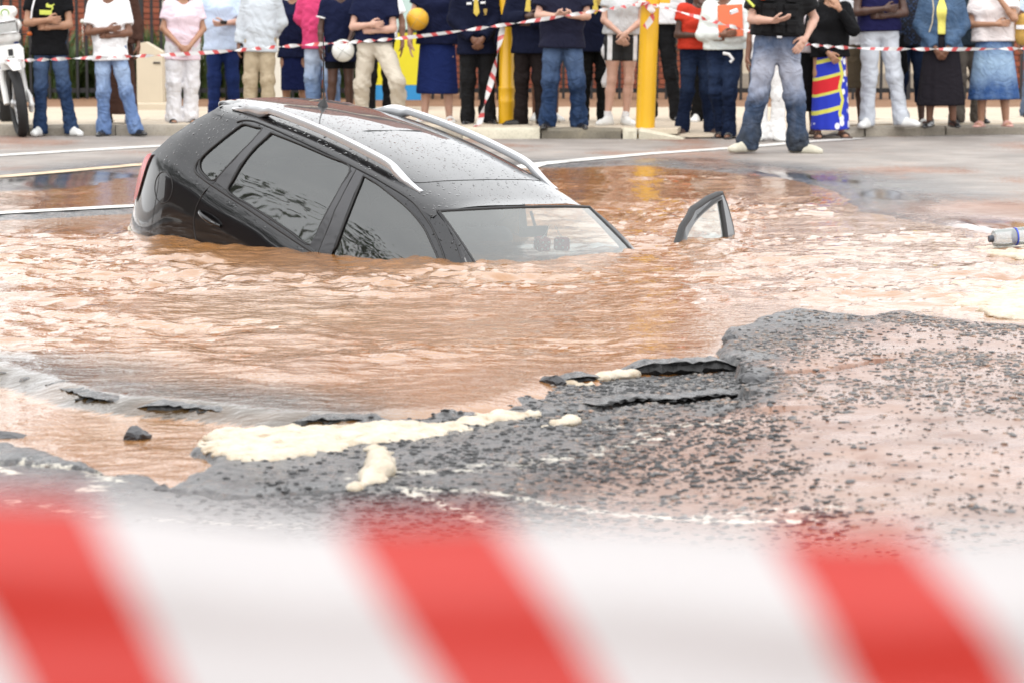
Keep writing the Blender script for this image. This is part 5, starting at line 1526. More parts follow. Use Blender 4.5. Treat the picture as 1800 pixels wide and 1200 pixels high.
p = person((-1.84, 29.80, .11), 8, 1.58, 'dark', 'child in a navy polo with white cuffs holding a white ball', ('polo', NAVY, {'hem': .72, 'sleeve': .6, 'ease': .012, 'neck': 'v'}), ('shorts', BLK, {'hem': .64, 'ease': .012}), ('sneaker', SH_BLACK), ('side', ((.16, -.11, 1.13), (.065, -.265, .98), (-.1, -.12, -.95), (.0, .9, .1), .35)))
for s in (-1,): 
    a, b = Vector((-.183, .005, 1.405)), Vector((-.245, .015, 1.13)); c = a.lerp(b, .60); d = (b - a).normalized(); u = d.orthogonal().normalized(); v_ = d.cross(u)
    autosmooth(MB().tube([c + (u * math.cos(q) + v_ * math.sin(q)) * .074 for q in np.linspace(0, 6.283, 19)[:-1]], .010, 6, True).build('cuff', W_TEE, p), 60)
a, b = Vector((.183, .005, 1.405)), Vector((.16, -.11, 1.13)); c = a.lerp(b, .60); d = (b - a).normalized(); u = d.orthogonal().normalized(); v_ = d.cross(u)
autosmooth(MB().tube([c + (u * math.cos(q) + v_ * math.sin(q)) * .074 for q in np.linspace(0, 6.283, 19)[:-1]], .010, 6, True).build('cuff', W_TEE, p), 60)
def ball(name, loc, r, mat, label, seam_mat=None):
    f = Field((-r - .03,) * 3, (r + .03,) * 3, .012); f.cap((0, 0, 0), (0, 0, .0001), r, k=0)
    V, F = f.mesh(); V = V / np.linalg.norm(V, axis=1)[:, None] * r
    o = mesh_obj(name, V, F, mat); o.location = loc; tag(o, label, 'ball')
    for ax in ('X', 'Y', 'Z'):
        R3 = Matrix.Rotation(.6, 3, 'Y') @ Matrix.Rotation({'X': 0, 'Y': math.pi / 2, 'Z': 0}[ax], 3, 'X') @ Matrix.Rotation(math.pi / 2 if ax == 'Z' else 0, 3, 'Y')
        autosmooth(MB().tube([R3 @ Vector((r * math.cos(q), r * math.sin(q), 0)) for q in np.linspace(0, 6.283, 41)[:-1]], .0035, 5, True).build('ball_seam', seam_mat or M_RUBBER, o), 60)
    return o
ball('white_ball', (-1.79, 29.50, .885), .117, simple('white_ball_leather', (.70, .71, .68), .4, var=.08), 'scuffed white ball held at the hip of the child', simple('ball_grey_seam', (.3, .3, .28), .6))
p = person((-1.46, 29.52, .11), -18, 1.76, 'fair', 'person in a navy polo and stone chinos, arms folded and one knee bent', ('polo', NAVY, {'hem': .96, 'sleeve': .62, 'ease': .02, 'neck': 'v', 'fold': .01}), ('trousers', STONE, {'ease': .016, 'fold': .013, 'flare': .085, 'waist': 1.04}), ('leather', SH_BROWN), ('crossed_over', 'crossed_under'), legs={'drop': .10, 'L': {'knee': (-.14, -.06, .52), 'ankle': (-.17, .02, .185)}, 'R': {'knee': (.34, -.22, .56), 'ankle': (.30, -.05, .185), 'toe': .2}}, w=.97)
belt_of(p, SH_BLACK, .985, .166, .126)
person((-1.50, 31.30, .11), 10, 1.68, 'brown', 'person in a white school shirt behind the folded-arms navy polo', ('shirt', W_TEE, {'hem': .92, 'sleeve': .7, 'ease': .02, 'neck': 'v'}), ('trousers', CHAR_T), ('leather', SH_BLACK), ('side', 'hang_out'))
tie(PEOPLE[-1], NAVY)
SKIRT_N = cloth('royal_navy_skirt', (.010, .020, .095))
p = person((-.81, 29.80, .11), -6, 1.74, 'fair', 'person in a navy jersey and long navy skirt with a yellow ball', ('tee', NAVY, {'hem': .84, 'sleeve': .5, 'ease': .018}), ('skirt', SKIRT_N, {'hem': .31, 'r': .215, 'fa': .02, 'fl': .7}), ('sandal', SH_WHITE), ('hang_out', 'behind'), female=True, hair='long', w=1.12, under=None)
ball('yellow_ball', (-1.005, 29.62, 1.215), .117, simple('yellow_netball', (.72, .38, .02), .5, var=.1), 'yellow netball tucked under the arm beside the navy skirt', simple('ball_tan_seam', (.5, .36, .12), .7))
def blazer(pos, yaw, h, skin, label, trouser, arms, **k):
    q = person(pos, yaw, h, skin, label, ('blazer', NAVY_D, {'hem': .76, 'sleeve': 1.93, 'ease': .026, 'neck': 'deep', 'fold': .006}), ('trousers', trouser, {'ease': .010, 'flare': .08}), ('leather', SH_BLACK), arms, under=W_TEE, **k)
    tie(q, M_TIE); return q
p = blazer((-.35, 29.24, .11), 2, 1.72, 'brown', 'pupil in a navy blazer and gold tie with hands clasped', CHAR_T, ('clasp', 'clasp')); crest(p, .10, 1.21, -.150)
watch(p, (.075, -.19, .95), (.6, .6, .6))
M_RIB = simple('white_lapel_badge', (.75, .75, .75), .6)
for bx, bz in ((-.08, 1.30), (.075, 1.305)): patch(p, 'lapel_badge', [(bx - .03, bz - .012, -.152), (bx - .025, bz + .012, -.150), (bx + .03, bz + .012, -.150), (bx + .025, bz - .012, -.152)], M_RIB)
p = blazer((.20, 28.95, .11), -14, 1.74, 'dark', 'pupil in a navy blazer with folded arms in front of the short yellow post', BRN_T, ('crossed_over', 'crossed_under'), legs={'L': {'toe': -.35}})
TEE_N = cloth('washed_navy_tee', (.013, .014, .030))
p = person((.49, 28.22, .11), -5, 1.78, 'fair', 'person in a navy T-shirt and blue jeans with both palms turned up', ('tee', TEE_N, {'hem': .81, 'sleeve': .68, 'ease': .026, 'fold': .01}), ('trousers', JE_MID, {'ease': .010, 'fold': .011, 'flare': .085}), ('leather', SH_BLACK), ('present', 'present'), w=1.06, legs={'R': {'knee': (.15, -.06, .49), 'ankle': (.19, .05, .085)}})
p = blazer((.87, 29.80, .11), 4, 1.74, 'dark', 'pupil in a navy blazer holding white papers behind the grey T-shirt', BLK_T, ('side', 'side')); crest(p, .04, 1.30, -.146, 1.2)
pm = simple('white_paper', (.78, .78, .80), .7, var=.04)
V = [(x * .10 + .03 * math.sin(z * 9), .012 * math.sin(7 * x + 5 * z), z * .46) for z in np.linspace(0, -1, 9) for x in np.linspace(-.55 , .75, 6)]
F = [(r * 6 + c, r * 6 + c + 1, r * 6 + c + 7, r * 6 + c + 6) for r in range(8) for c in range(5)]
o = mesh_obj('paper_sheet', V, F, pm); o.location = (1.03, 29.55, .955); so = o.modifiers.new('t', 'SOLIDIFY'); so.thickness = .006
tag(o, 'crumpled white papers hanging from the hand of a blazered pupil', 'papers')
def mat_stripe():
    m, nt, bs = new_mat('black_shorts_white_stripe')
    sp = nt.nodes.new('ShaderNodeSeparateXYZ'); nt.links.new(coords(nt), sp.inputs[0])
    ax = math_n(nt, 'ABSOLUTE', math_n(nt, 'SUBTRACT', sp.outputs[0], .0)); 
    band = math_n(nt, 'MULTIPLY', math_n(nt, 'GREATER_THAN', ax, .125), math_n(nt, 'LESS_THAN', ax, .178))
    front = math_n(nt, 'LESS_THAN', sp.outputs[1], .03)
    nt.links.new(mixc(nt, math_n(nt, 'MULTIPLY', band, front), (.012, .012, .013), (.75, .75, .76)), bs.inputs['Base Color']); bs.inputs['Roughness'].default_value = .8
    return m
GREYT = cloth('pale_grey_tee', (.52, .53, .54), .06)
p = person((1.12, 28.97, .11), 8, 1.70, 'fair', 'person in a grey T-shirt, black shorts with white stripe and white trainers', ('tee', GREYT, {'hem': .98, 'sleeve': .5, 'ease': .010}), ('shorts', mat_stripe(), {'hem': .70, 'ease': .014}), ('sneaker', SH_WHITE), (((-.235, -.05, 1.13), (-.045, -.21, .985), (.45, -.1, -.85), (.4, .9, 0), .7), ((.235, -.05, 1.13), (.01, -.22, .995), (-.55, -.1, -.8), (-.3, .9, 0), .7)), female=True, hair='long', w=.96, legs={'L': {'ankle': (-.15, -.04, .085), 'toe': -.35}, 'R': {'ankle': (.08, .02, .085), 'knee': (.10, -.02, .495)}})
for s, a in ((-1, (-.15, -.04)), (1, (.08, .02))):
    MB().lathe([(.040, 0), (.042, .03), (.043, .07), (.042, .075)], 14, Matrix.Translation((a[0], a[1], .085))).build('sock', W_TEE, p, True)
person((1.60, 30.53, .11), -16, 1.80, 'brown', 'person in a white shirt and black trousers striding behind the tall yellow post', ('shirt', W_TEE, {'hem': 1.02, 'sleeve': .8, 'ease': .014}), ('trousers', CHAR_T, {'ease': .006}), ('leather', SH_BLACK), ('side', 'side'), legs={'R': {'knee': (.16, -.10, .49), 'ankle': (.24, -.16, .085), 'toe': .25}, 'L': {'ankle': (-.09, .12, .085)}})
RED = cloth('red_cotton_tee', (.52, .045, .025), .12)
person((1.90, 28.65, .03), 6, 1.61, 'dark', 'person in a red V-neck T-shirt and dark jeans', ('tee', RED, {'hem': .96, 'sleeve': .45, 'ease': .008, 'neck': 'v'}), ('trousers', JE_DARK, {'ease': .0, 'flare': .082}), ('sandal', SH_BROWN), ('forearm_in', 'mouth'), female=True, hair='bun', w=1.08, legs={'L': {'ankle': (-.16, .0, .085)}, 'R': {'ankle': (.17, -.02, .085)}})
MINT = cloth('off_white_knit', (.66, .71, .69), .06)
p = person((2.18, 28.15, .02), -12, 1.66, 'brown', 'person in an off-white sweater hugging an orange folder', ('long', MINT, {'hem': .95, 'sleeve': 1.88, 'ease': .016, 'fold': .009}), ('trousers', JE_DARK, {'ease': .0, 'flare': .074, 'fold': .010}), ('sandal', SH_BLACK), ('forearm_in', 'crossed_under'), female=True, hair='short', w=1.06, legs={'R': {'knee': (.05, -.05, .49), 'ankle': (.03, -.03, .085), 'toe': .1}, 'L': {'ankle': (-.06, .08, .085)}})
o = MB().box((-.125, -.012, -.16), (.125, .012, .16), ch=.006).build('folder', simple('orange_card', (.66, .12, .025), .35, var=.12, scale=6, coat=.4)); o.location = (2.19, 27.945, 1.21); o.rotation_euler = (-.12, -.05, -.10); tag(o, 'orange plastic folder held against the off-white sweater', 'folder')
o = MB().tube([(0, 0, 0), (.06, -.01, -.01), (.10, -.02, -.06), (.07, -.02, -.09)], .016, 8).build('hanging_keys', M_RIB); o.location = (2.12, 27.96, .885); tag(o, 'small white key bundle at the waist below the orange folder', 'keys')
# the officer in the road
VEST = cloth('black_tactical_nylon', (.010, .010, .011), .2, .7)
p = person((2.39, 25.44, .02), -3, 1.88, 'fair', 'person in a black utility vest and faded muddy jeans standing out in the road', ('tee', VEST, {'hem': 1.00, 'sleeve': .7, 'ease': .030, 'fold': .006}), ('trousers', JE_FADED, {'ease': .014, 'flare': .095, 'fold': .014, 'waist': 1.05}), ('sneaker', SH_CREAM), ('present', 'pocket'), w=1.02, legs={'L': {'knee': (-.15, -.03, .49), 'ankle': (-.225, .0, .085), 'toe': -.42}, 'R': {'knee': (.17, -.03, .49), 'ankle': (.235, .0, .085), 'toe': .42}})
belt_of(p, SH_BLACK, 1.0, .165, .125)
for bx, bz, bw, bh in ((-.12, 1.08, .05, .045), (-.01, 1.075, .045, .05), (.10, 1.08, .05, .05), (-.10, 1.21, .055, .055), (.09, 1.215, .06, .05), (.10, 1.33, .05, .04), (-.10, 1.33, .05, .04)):
    q = MB().box((bx - bw, -.195 + abs(bx) * .25, bz - bh), (bx + bw, -.13, bz + bh), ch=.010).build('vest_pouch', VEST, p)
    MB().box((bx - bw - .003, -.202 + abs(bx) * .25, bz + bh * .35), (bx + bw + .003, -.13, bz + bh + .006), ch=.004).build('pouch_flap', VEST, q)
q = MB().box((-.02, -.235, 1.25), (.055, -.195, 1.285), Matrix.Rotation(-.35, 4, 'Y'), ch=.008).build('torch', M_SILVER, p)
MB().tube([(-.30, -.15, 1.30), (-.24, -.19, 1.24)], .012, 6).build('lime_tab', LIME, p)
MB().box((-.185, -.17, 1.30), (-.14, -.13, 1.40), ch=.01).build('orange_tab', simple('orange_tab', (.7, .10, .02), .6), p)
person((2.55, 27.62, .02), 0, 1.64, 'brown', 'person in white trousers seen between the legs of the vested figure', ('shirt', W_TEE, {'hem': .86, 'sleeve': .6, 'ease': .02}), ('trousers', cloth('bright_white_trouser', (.74, .73, .72), .05), {'ease': .016, 'flare': .1, 'fold': .006}), ('sneaker', SH_WHITE), ('side', 'side'), female=True, legs={'L': {'ankle': (-.08, .02, .085)}, 'R': {'ankle': (.10, .02, .085)}})
person((2.98, 28.40, .03), 12, 1.66, 'dark', 'person in a long black skirt just behind the vested figure', ('tee', cloth('white_pink_top', (.70, .62, .64), .2), {'hem': .90, 'sleeve': .5, 'ease': .01}), ('skirt', BLK, {'hem': .27, 'r': .155, 'fa': .015}), ('sandal', SH_BROWN), ('side', 'side'), female=True, hair='bun')
p = person((3.23, 28.15, .02), 10, 1.64, 'tan', 'person in a black top and blue, red and yellow printed wrap', ('long', BLK, {'hem': .88, 'sleeve': 1.9, 'ease': .010, 'neck': 'v'}), ('wrap', M_WRAP, {'hem': .10, 'r': .20, 'fa': .03, 'fl': .8}), ('sandal', SH_BROWN), ('clasp', 'mouth'), female=True, hair='long', w=1.08)
person((3.52, 28.90, .09), -5, 1.64, 'dark', 'person in a knee-length olive skirt behind the pale grey trousers', ('tee', W_TEE, {'hem': .92, 'sleeve': .5}), ('skirt', cloth('olive_skirt', (.11, .085, .055)), {'hem': .45, 'r': .18, 'fa': .02}), ('sandal', SH_BROWN), ('side', 'side'), female=True, hair='bun', w=1.05)
p = person((3.79, 28.57, .11), 4, 1.86, 'dark', 'person in a navy T-shirt and pale grey trousers with folded bare arms', ('tee', cloth('deep_navy_tee', (.012, .012, .055)), {'hem': .93, 'sleeve': .5, 'ease': .014}), ('trousers', cloth('pale_grey_chino', (.52, .55, .60), .06), {'ease': .004, 'flare': .078, 'fold': .009}), ('sneaker', SH_WHITE), ('crossed_over', 'crossed_under'), w=1.02, legs={'L': {'ankle': (-.13, .0, .085), 'toe': -.25}, 'R': {'ankle': (.22, -.02, .085), 'knee': (.15, -.02, .49), 'toe': .25}})
p = person((4.18, 29.11, .11), -6, 1.74, 'dark', 'person in a dark patterned shirt and cropped jeans with open sandals', ('tee', M_PATTERN, {'hem': .84, 'sleeve': .7, 'ease': .02}), ('trousers', JE_DARK, {'hem': .24, 'flare': .085}), ('sandal', SH_WHITE), ('side', 'side'))
f = Field((-.16, -.12, -.42), (.16, .12, .10), .016); f.cap((0, 0, -.26), (0, 0, -.05), .085, .06, k=.02, fl=(1, .6, 1)); f.cap((0, 0, -.05), (.02, 0, .09), .02, k=.03)
V, F = f.mesh(); o = mesh_obj('shoulder_bag', V, F, BLK); o.location = (4.03, 28.86, .98); tag(o, 'slim black bag hanging beside the cropped jeans', 'bag')
p = person((4.42, 28.57, .11), -2, 1.64, 'brown', 'person in an open denim jacket, yellow top and long black skirt', ('jacket', DENIM_J, {'hem': .86, 'sleeve': 1.9, 'ease': .020, 'neck': 'open', 'gap': .036}), ('skirt', cloth('black_pleated_skirt', (.014, .012, .016)), {'hem': .245, 'r': .255, 'fa': .035, 'nf': 9, 'fl': .7}), ('leather', SH_BLACK), ('clasp_low', 'clasp_low'), female=True, hair='bun', w=1.08, under=cloth('lemon_top', (.72, .66, .16), .06))
MB().tube([(-.10, -.155, 1.43), (-.085, -.175, 1.3), (-.10, -.175, 1.15), (-.13, -.165, 1.05)], .008, 6).build('bag_strap', cloth('tan_strap', (.45, .40, .30)), p)
person((4.83, 29.38, .11), 6, 1.72, 'dark', 'person in grey-brown trousers hidden behind the denim jacket', ('shirt', cloth('dark_teal_shirt', (.02, .03, .04)), {'hem': .84, 'sleeve': .7}), ('trousers', cloth('taupe_trouser', (.12, .105, .09)), {'ease': .012, 'flare': .09}), ('leather', SH_BLACK), ('behind', 'behind'))
p = person((4.98, 28.70, .11), -8, 1.66, 'tan', 'person in a white top and knee-length stonewashed denim skirt', ('blouse', cloth('cream_white_top', (.74, .68, .67), .05), {'hem': .93, 'sleeve': .62, 'ease': .016}), ('skirt', JE_SKIRT, {'hem': .30, 'r': .265, 'fa': .012, 'fl': .72}), ('sandal', simple('pink_canvas', (.50, .28, .24), .8)), ('forearm_in', 'mouth'), female=True, hair='long', w=1.12)
STRAW = simple('woven_straw', (.50, .30, .07), .8, var=.45, scale=26, bmp=.8)
f = Field((-.2, -.14, -.3), (.2, .14, .2), .016); f.cap((0, 0, -.12), (0, 0, .02), .11, .085, k=.03, fl=(1, .65, 1)); V, F = f.mesh()
o = mesh_obj('straw_bag', V, F, STRAW); o.location = (5.27, 28.66, 1.18); autosmooth(MB().tube([(-.08, 0, .05), (-.07, 0, .22), (0, 0, .30), (.07, 0, .22), (.08, 0, .05)], .010, 6).build('bag_handle', STRAW, o), 60)
MB().box((-.10, -.078, -.06), (.10, -.066, -.02), ch=.004).build('bag_band', W_TEE, o); tag(o, 'yellow woven straw bag hanging by the denim skirt', 'bag')
person((5.86, 30.99, .11), 0, 1.72, 'brown', 'person in blue-grey trousers cut by the right edge', ('shirt', LBLUE, {'hem': .84, 'sleeve': .7}), ('trousers', cloth('blue_grey_trouser', (.10, .13, .19)), {}), ('leather', SH_BLACK), ('side', 'side'))
person((.36, 29.94, .11), 0, 1.62, 'brown', 'bare-legged pupil in white shoes between the two pupils and the blue jeans', ('blazer', NAVY_D, {'hem': .76, 'sleeve': 1.9}), ('skirt', SKIRT_N, {'hem': .48, 'r': .18}), ('sneaker', SH_WHITE), ('side', 'side'), female=True, hair='bun')
person((2.12, 30.12, .09), -5, 1.72, 'dark', 'person in black trousers and pale trainers behind the red T-shirt', ('tee', cloth('black_white_top', (.02, .02, .025)), {'hem': .84}), ('trousers', BLK_T, {}), ('sneaker', SH_WHITE), ('side', 'side'))
person((-3.00, 30.68, .11), 0, 1.70, 'dark', 'person dressed in black behind the light grey sweatshirt', ('shirt', BLK, {'hem': .84, 'sleeve': 1.9}), ('trousers', BLK_T, {'ease': .01}), ('leather', SH_BLACK), ('side', 'side'))
blazer((-.17, 30.09, .11), 0, 1.70, 'dark', 'pupil in black trousers between the short yellow post and the clasped hands', BLK_T, ('side', 'side'))
# ------------------------------------------------------------------ motorcycle at the left edge
M_BW = simple('white_bike_plastic', (.74, .74, .72), .3, var=.04, coat=.4); M_BB = simple('blue_anodised_fork', (.012, .03, .14), .3, .3); M_TYRE = simple('tyre_rubber', (.016, .016, .017), .8, var=.3, scale=60, bmp=.6); M_STEEL = simple('bare_steel', (.5, .5, .5), .3, .9)
moto = empty('motorcycle', (-5.03, 28.50, .02)); moto.rotation_euler = (0, R_(-7), R_(17)); tag(moto, 'white off-road motorcycle cut by the left edge of the picture', 'motorcycle')
def wheel(cx, cy, cz, R=.345, wd=.055):
    prof = [(R - .075, -wd * .6), (R - .03, -wd), (R - .006, -wd * .55), (R, 0), (R - .006, wd * .55), (R - .03, wd), (R - .075, wd * .6)]
    V = []; n = 44
    for k in range(n):
        a = 2 * math.pi * k / n
        for r, x in prof: 
            rr = r + (.010 if (k % 2 == 0 and r > R - .01) else 0)
            V.append((x, rr * math.cos(a), rr * math.sin(a)))
    m = len(prof); F = [(k * m + q, k * m + (q + 1) % m, ((k + 1) % n) * m + (q + 1) % m, ((k + 1) % n) * m + q) for k in range(n) for q in range(m)]
    w = empty('wheel'); w.parent = moto; w.location = (cx, cy, cz)
    autosmooth(mesh_obj('tyre', V, F, M_TYRE, w), 40)
    autosmooth(MB().tube([(0, (R - .075) * math.cos(a), (R - .075) * math.sin(a)) for a in np.linspace(0, 6.2832, 41)[:-1]], .022, 8, True, .6).build('rim', M_STEEL, w), 60)
    autosmooth(MB().lathe([(.03, -.07), (.05, -.05), (.035, -.02), (.035, .02), (.05, .05), (.03, .07)], 14, Matrix.Rotation(math.pi / 2, 4, 'Y')).build('hub', M_STEEL, w), 40)
    sp = MB()
    for k in range(24):
        a = 2 * math.pi * k / 24; s = .045 if k % 2 else -.045
        sp.tube([(s, .04 * math.cos(a), .04 * math.sin(a)), (0, (R - .08) * math.cos(a + .15), (R - .08) * math.sin(a + .15))], .0025, 4)
    o = sp.build('spokes', M_STEEL, w); o['kind'] = 'stuff'
    MB().lathe([(.11, -.003), (.125, -.003), (.125, .003), (.11, .003)], 26, Matrix.Translation((.062, 0, 0)) @ Matrix.Rotation(math.pi / 2, 4, 'Y')).build('brake_disc', M_STEEL, w)
wheel(0, 0, .35); wheel(0, 1.42, .34, .33, .065)
for s in (-1, 1):
    o = autosmooth(MB().tube([(s * .105, .05, .35), (s * .105, .17, .70)], .032, 12).build('fork_leg', M_BW, moto), 60)
    autosmooth(MB().tube([(s * .105, .165, .685), (s * .105, .30, 1.06)], .026, 12).build('fork_tube', M_BB, o), 60)
f = Field((.07, -.16, .18), (.19, .12, .52), .011); f.chain([(.125, .06, .46), (.13, -.03, .40), (.13, -.07, .32), (.125, -.02, .26), (.12, .04, .30)], (.018, .024, .026, .022, .018), k=.015); V, F = f.mesh(); mesh_obj('brake_caliper', V, F, M_BW, moto)
f = Field((-.13, -.45, .68), (.13, .6, .98), .014)
f.chain([(0, -.36, .70), (0, -.1, .78), (0, .15, .80), (0, .45, .74)], (.05, .075, .08, .06), k=.03, fl=(1, 1, .35)); V, F = f.mesh(); mesh_obj('mudguard', V, F, M_BW, moto)
# headlamp mask and the board under it
f = Field((-.22, -.12, .84), (.22, .22, 1.36), .012)
f.chain([(-.085, .06, 1.28), (.085, .06, 1.28)], (.055, .055), k=.02); f.chain([(-.10, .04, 1.14), (.10, .04, 1.14)], (.06, .06), k=.04); f.chain([(-.085, .05, 1.02), (.085, .05, 1.02)], (.05, .05), k=.04); f.cap((0, .05, 1.05), (0, .05, 1.26), .08, k=.04)
V, F = f.mesh(); mask = mesh_obj('headlamp_mask', V, F, M_BW, moto)
lens = MB().box((-.105, -.040, 1.075), (.105, .0, 1.185), ch=.015).build('headlamp', simple('lamp_lens', (.42, .43, .42), .1, .5, var=.3, scale=24), mask)
autosmooth(MB().tube([(-.11, -.038, 1.07), (.11, -.038, 1.07), (.11, -.038, 1.19), (-.11, -.038, 1.19)], .008, 6, True).build('lamp_bezel', M_STEEL, lens), 60)
o = MB().lathe([(.050, -.002), (.050, .004)], 24, Matrix.Translation((0, -.012, 1.275)) @ Matrix.Rotation(math.pi / 2, 4, 'X')).build('round_badge', simple('lime_white_badge', (.62, .70, .40), .5), mask)
o.location = (0, -.004, 0)
autosmooth(MB().tube([(.036 * math.cos(a), -.019, 1.275 + .036 * math.sin(a)) for a in np.linspace(0, 6.2832, 25)[:-1]], .004, 5, True).build('badge_ring', simple('green_ink', (.18, .34, .08), .6), o), 60)
board = MB().add([(-.10, 0, .95), (.10, 0, .95), (.135, 0, .90), (.125, 0, .70), (-.125, 0, .70), (-.135, 0, .90)] + [(-.10, .012, .95), (.10, .012, .95), (.135, .012, .90), (.125, .012, .70), (-.125, .012, .70), (-.135, .012, .90)], [(0, 5, 4, 3, 2, 1), (6, 7, 8, 9, 10, 11)] + [(i, (i + 1) % 6, 6 + (i + 1) % 6, 6 + i) for i in range(6)]).build('number_board', M_BW, moto)
board.location = (0, -.02, 0)
for k, (ax, az, bx, bz) in enumerate(((-.02, .90, .0, .84), (.02, .90, .0, .84), (-.035, .82, -.035, .75), (-.012, .82, -.012, .75), (.012, .82, .03, .82), (.012, .785, .03, .785), (.012, .75, .03, .75))):
    MB().box((min(ax, bx) - .005, -.004, min(az, bz) - .004), (max(ax, bx) + .005, .002, max(az, bz) + .004)).build('marking', M_RUBBER, board)
hb = autosmooth(MB().tube([(-.40, .20, 1.21), (-.22, .12, 1.19), (-.10, .15, 1.13), (.10, .15, 1.13), (.22, .12, 1.19), (.40, .20, 1.21)], .011, 8).build('handlebar', M_RUBBER, moto), 60)
for s in (-1, 1):
    autosmooth(MB().tube([(s * .28, .145, 1.197), (s * .42, .208, 1.212)], .018, 10).build('grip', M_RUBBER, hb), 60)
    autosmooth(MB().tube([(s * .22, .10, 1.185), (s * .30, .07, 1.165), (s * .40, .13, 1.165)], .007, 6).build('brake_lever', M_STEEL, hb), 60)
    st = autosmooth(MB().tube([(s * .10, .08, 1.03), (s * .20, .06, 1.035)], .008, 6).build('indicator_stalk', M_RUBBER, moto), 60)
    f = Field((s * .25 - .09, -.03, .97), (s * .25 + .09, .12, 1.1), .009); f.cap((s * .22, .05, 1.035), (s * .28, .05, 1.035), .024, k=0, fl=(1, .8, 1)); V, F = f.mesh(); mesh_obj('indicator', V, F, simple('orange_lens', (.6, .12, .01), .2, var=.1), st)
f = Field((-.2, .2, .5), (.2, 1.75, 1.2), .02)
f.cap((0, .45, .95), (0, .78, .93), .13, .10, k=.04); f.cap((0, .8, .90), (0, 1.5, .92), .09, .08, k=.05, fl=(1, 1, .6)); f.cap((0, 1.5, .85), (0, 1.7, .9), .05, k=.04); V, F = f.mesh(); mesh_obj('tank_and_seat', V, F, M_BW, moto)
f = Field((-.2, .3, .25), (.2, 1.5, .9), .02); f.cap((0, .55, .45), (0, .80, .50), .13, .12, k=.04); f.cap((0, .3, .9), (0, .6, .4), .035, k=.02); f.cap((0, .8, .5), (0, 1.42, .34), .035, k=.02); V, F = f.mesh(); mesh_obj('engine', V, F, simple('dark_engine', (.03, .03, .032), .4, .6), moto)
autosmooth(MB().tube([(-.12, .75, .4), (-.36, .85, .02)], .012, 6).build('side_stand', M_STEEL, moto), 60)

# ------------------------------------------------------------------ loose stones, foam, debris
def mat_stone():
    m, nt, bs = new_mat('asphalt_chippings')
    v = coords(nt); n = noise(nt, v, 22, 3); n2 = noise(nt, v, 300, 2)
    c = ramp(nt, n, [(.30, (.012, .012, .013)), (.44, (.085, .085, .09)), (.54, (.16, .145, .13)), (.66, (.27, .17, .12))])
    nt.links.new(c, bs.inputs['Base Color']); bs.inputs['Roughness'].default_value = .38
    bump(nt, n2, .4, .003, bs); return m
ico = bmesh.new(); bmesh.ops.create_icosphere(ico, subdivisions=1, radius=1.0)
IV = np.array([v.co for v in ico.verts]); IF = np.array([[v.index for v in f.verts] for f in ico.faces]); ico.free()
def scatter(n, seed, x0, x1, y0, y1, dens, smin, smax, name, mat, zoff=0):
    r = np.random.default_rng(seed)
    X = r.uniform(x0, x1, n * 4); Y = y0 + (y1 - y0) * r.uniform(0, 1, n * 4)
    k = r.uniform(0, 1, n * 4) < dens(X, Y); X, Y = X[k][:n], Y[k][:n]
    Z = ground_z(X, Y); S = smin + (smax - smin) * r.uniform(0, 1, len(X))**2.5
    V = []
    A = r.uniform(0, 6.28, len(X)); j = r.uniform(.72, 1.25, (len(X), 12)); q = r.uniform(.3, .6, len(X)); el = r.uniform(.8, 1.5, len(X))
    P0 = IV[None] * j[..., None] * S[:, None, None]; P0[..., 2] *= q[:, None]; P0[..., 0] *= el[:, None]
    c, s = np.cos(A)[:, None], np.sin(A)[:, None]
    V = np.stack([P0[..., 0] * c - P0[..., 1] * s + X[:, None], P0[..., 0] * s + P0[..., 1] * c + Y[:, None], P0[..., 2] + Z[:, None] + zoff + S[:, None] * .03], -1).reshape(-1, 3)
    F = (IF[None] + 12 * np.arange(len(X))[:, None, None]).reshape(-1, 3)
    o = mesh_obj(name, V, F, mat, None, False); return o
PATCH = lambda x, y: fbm(x * 2.1 + 5, y * 1.5, 3)
def dens_r(x, y):
    ok = (poly_sd(x, y, POOL) < -.03) & (poly_sd(x, y, CHAN) < -.02)
    mudhole = np.exp(-((x - 1.15) / .42)**2 - ((y - 8.2) / .55)**2)
    d = sstep(-.32, .25, PATCH(x, y)) * (.30 + .7 * sstep(8.5, 10.6, y))
    return np.where(ok, np.clip(d - .75 * mudhole, .05, 1), 0)
M_CHIP = mat_stone(); M_CHIP_D = simple('black_bitumen_grit', (.016, .016, .017), .45, var=.6, scale=40)
o = scatter(4200, 31, .0, 2.9, 5.6, 12.4, lambda x, y: .6 * (dens_r(x, y) > 0), .003, .010, 'dark_grit', M_CHIP_D); tag(o, 'scattered black bitumen grit over the red mud and chippings', 'grit', kind='stuff')
o = scatter(12000, 3, .0, 2.9, 5.6, 12.4, dens_r, .004, .016, 'loose_chippings', M_CHIP); tag(o, 'loose grey asphalt chippings on the muddy broken road', 'chippings', kind='stuff')
def dens_c(x, y):
    ok = (poly_sd(x, y, POOL) < -.02) & (poly_sd(x, y, CHAN) < -.02)
    return np.where(ok, np.clip(.25 + sstep(-.2, .4, PATCH(x + 3, y)), 0, 1) * sstep(-1.1, -.6, x), 0)
o = scatter(5200, 5, -1.2, .9, 7.0, 10.6, dens_c, .004, .015, 'fine_chippings', M_CHIP_D); tag(o, 'finer wet grit on the grey asphalt around the foam', 'grit', kind='stuff')

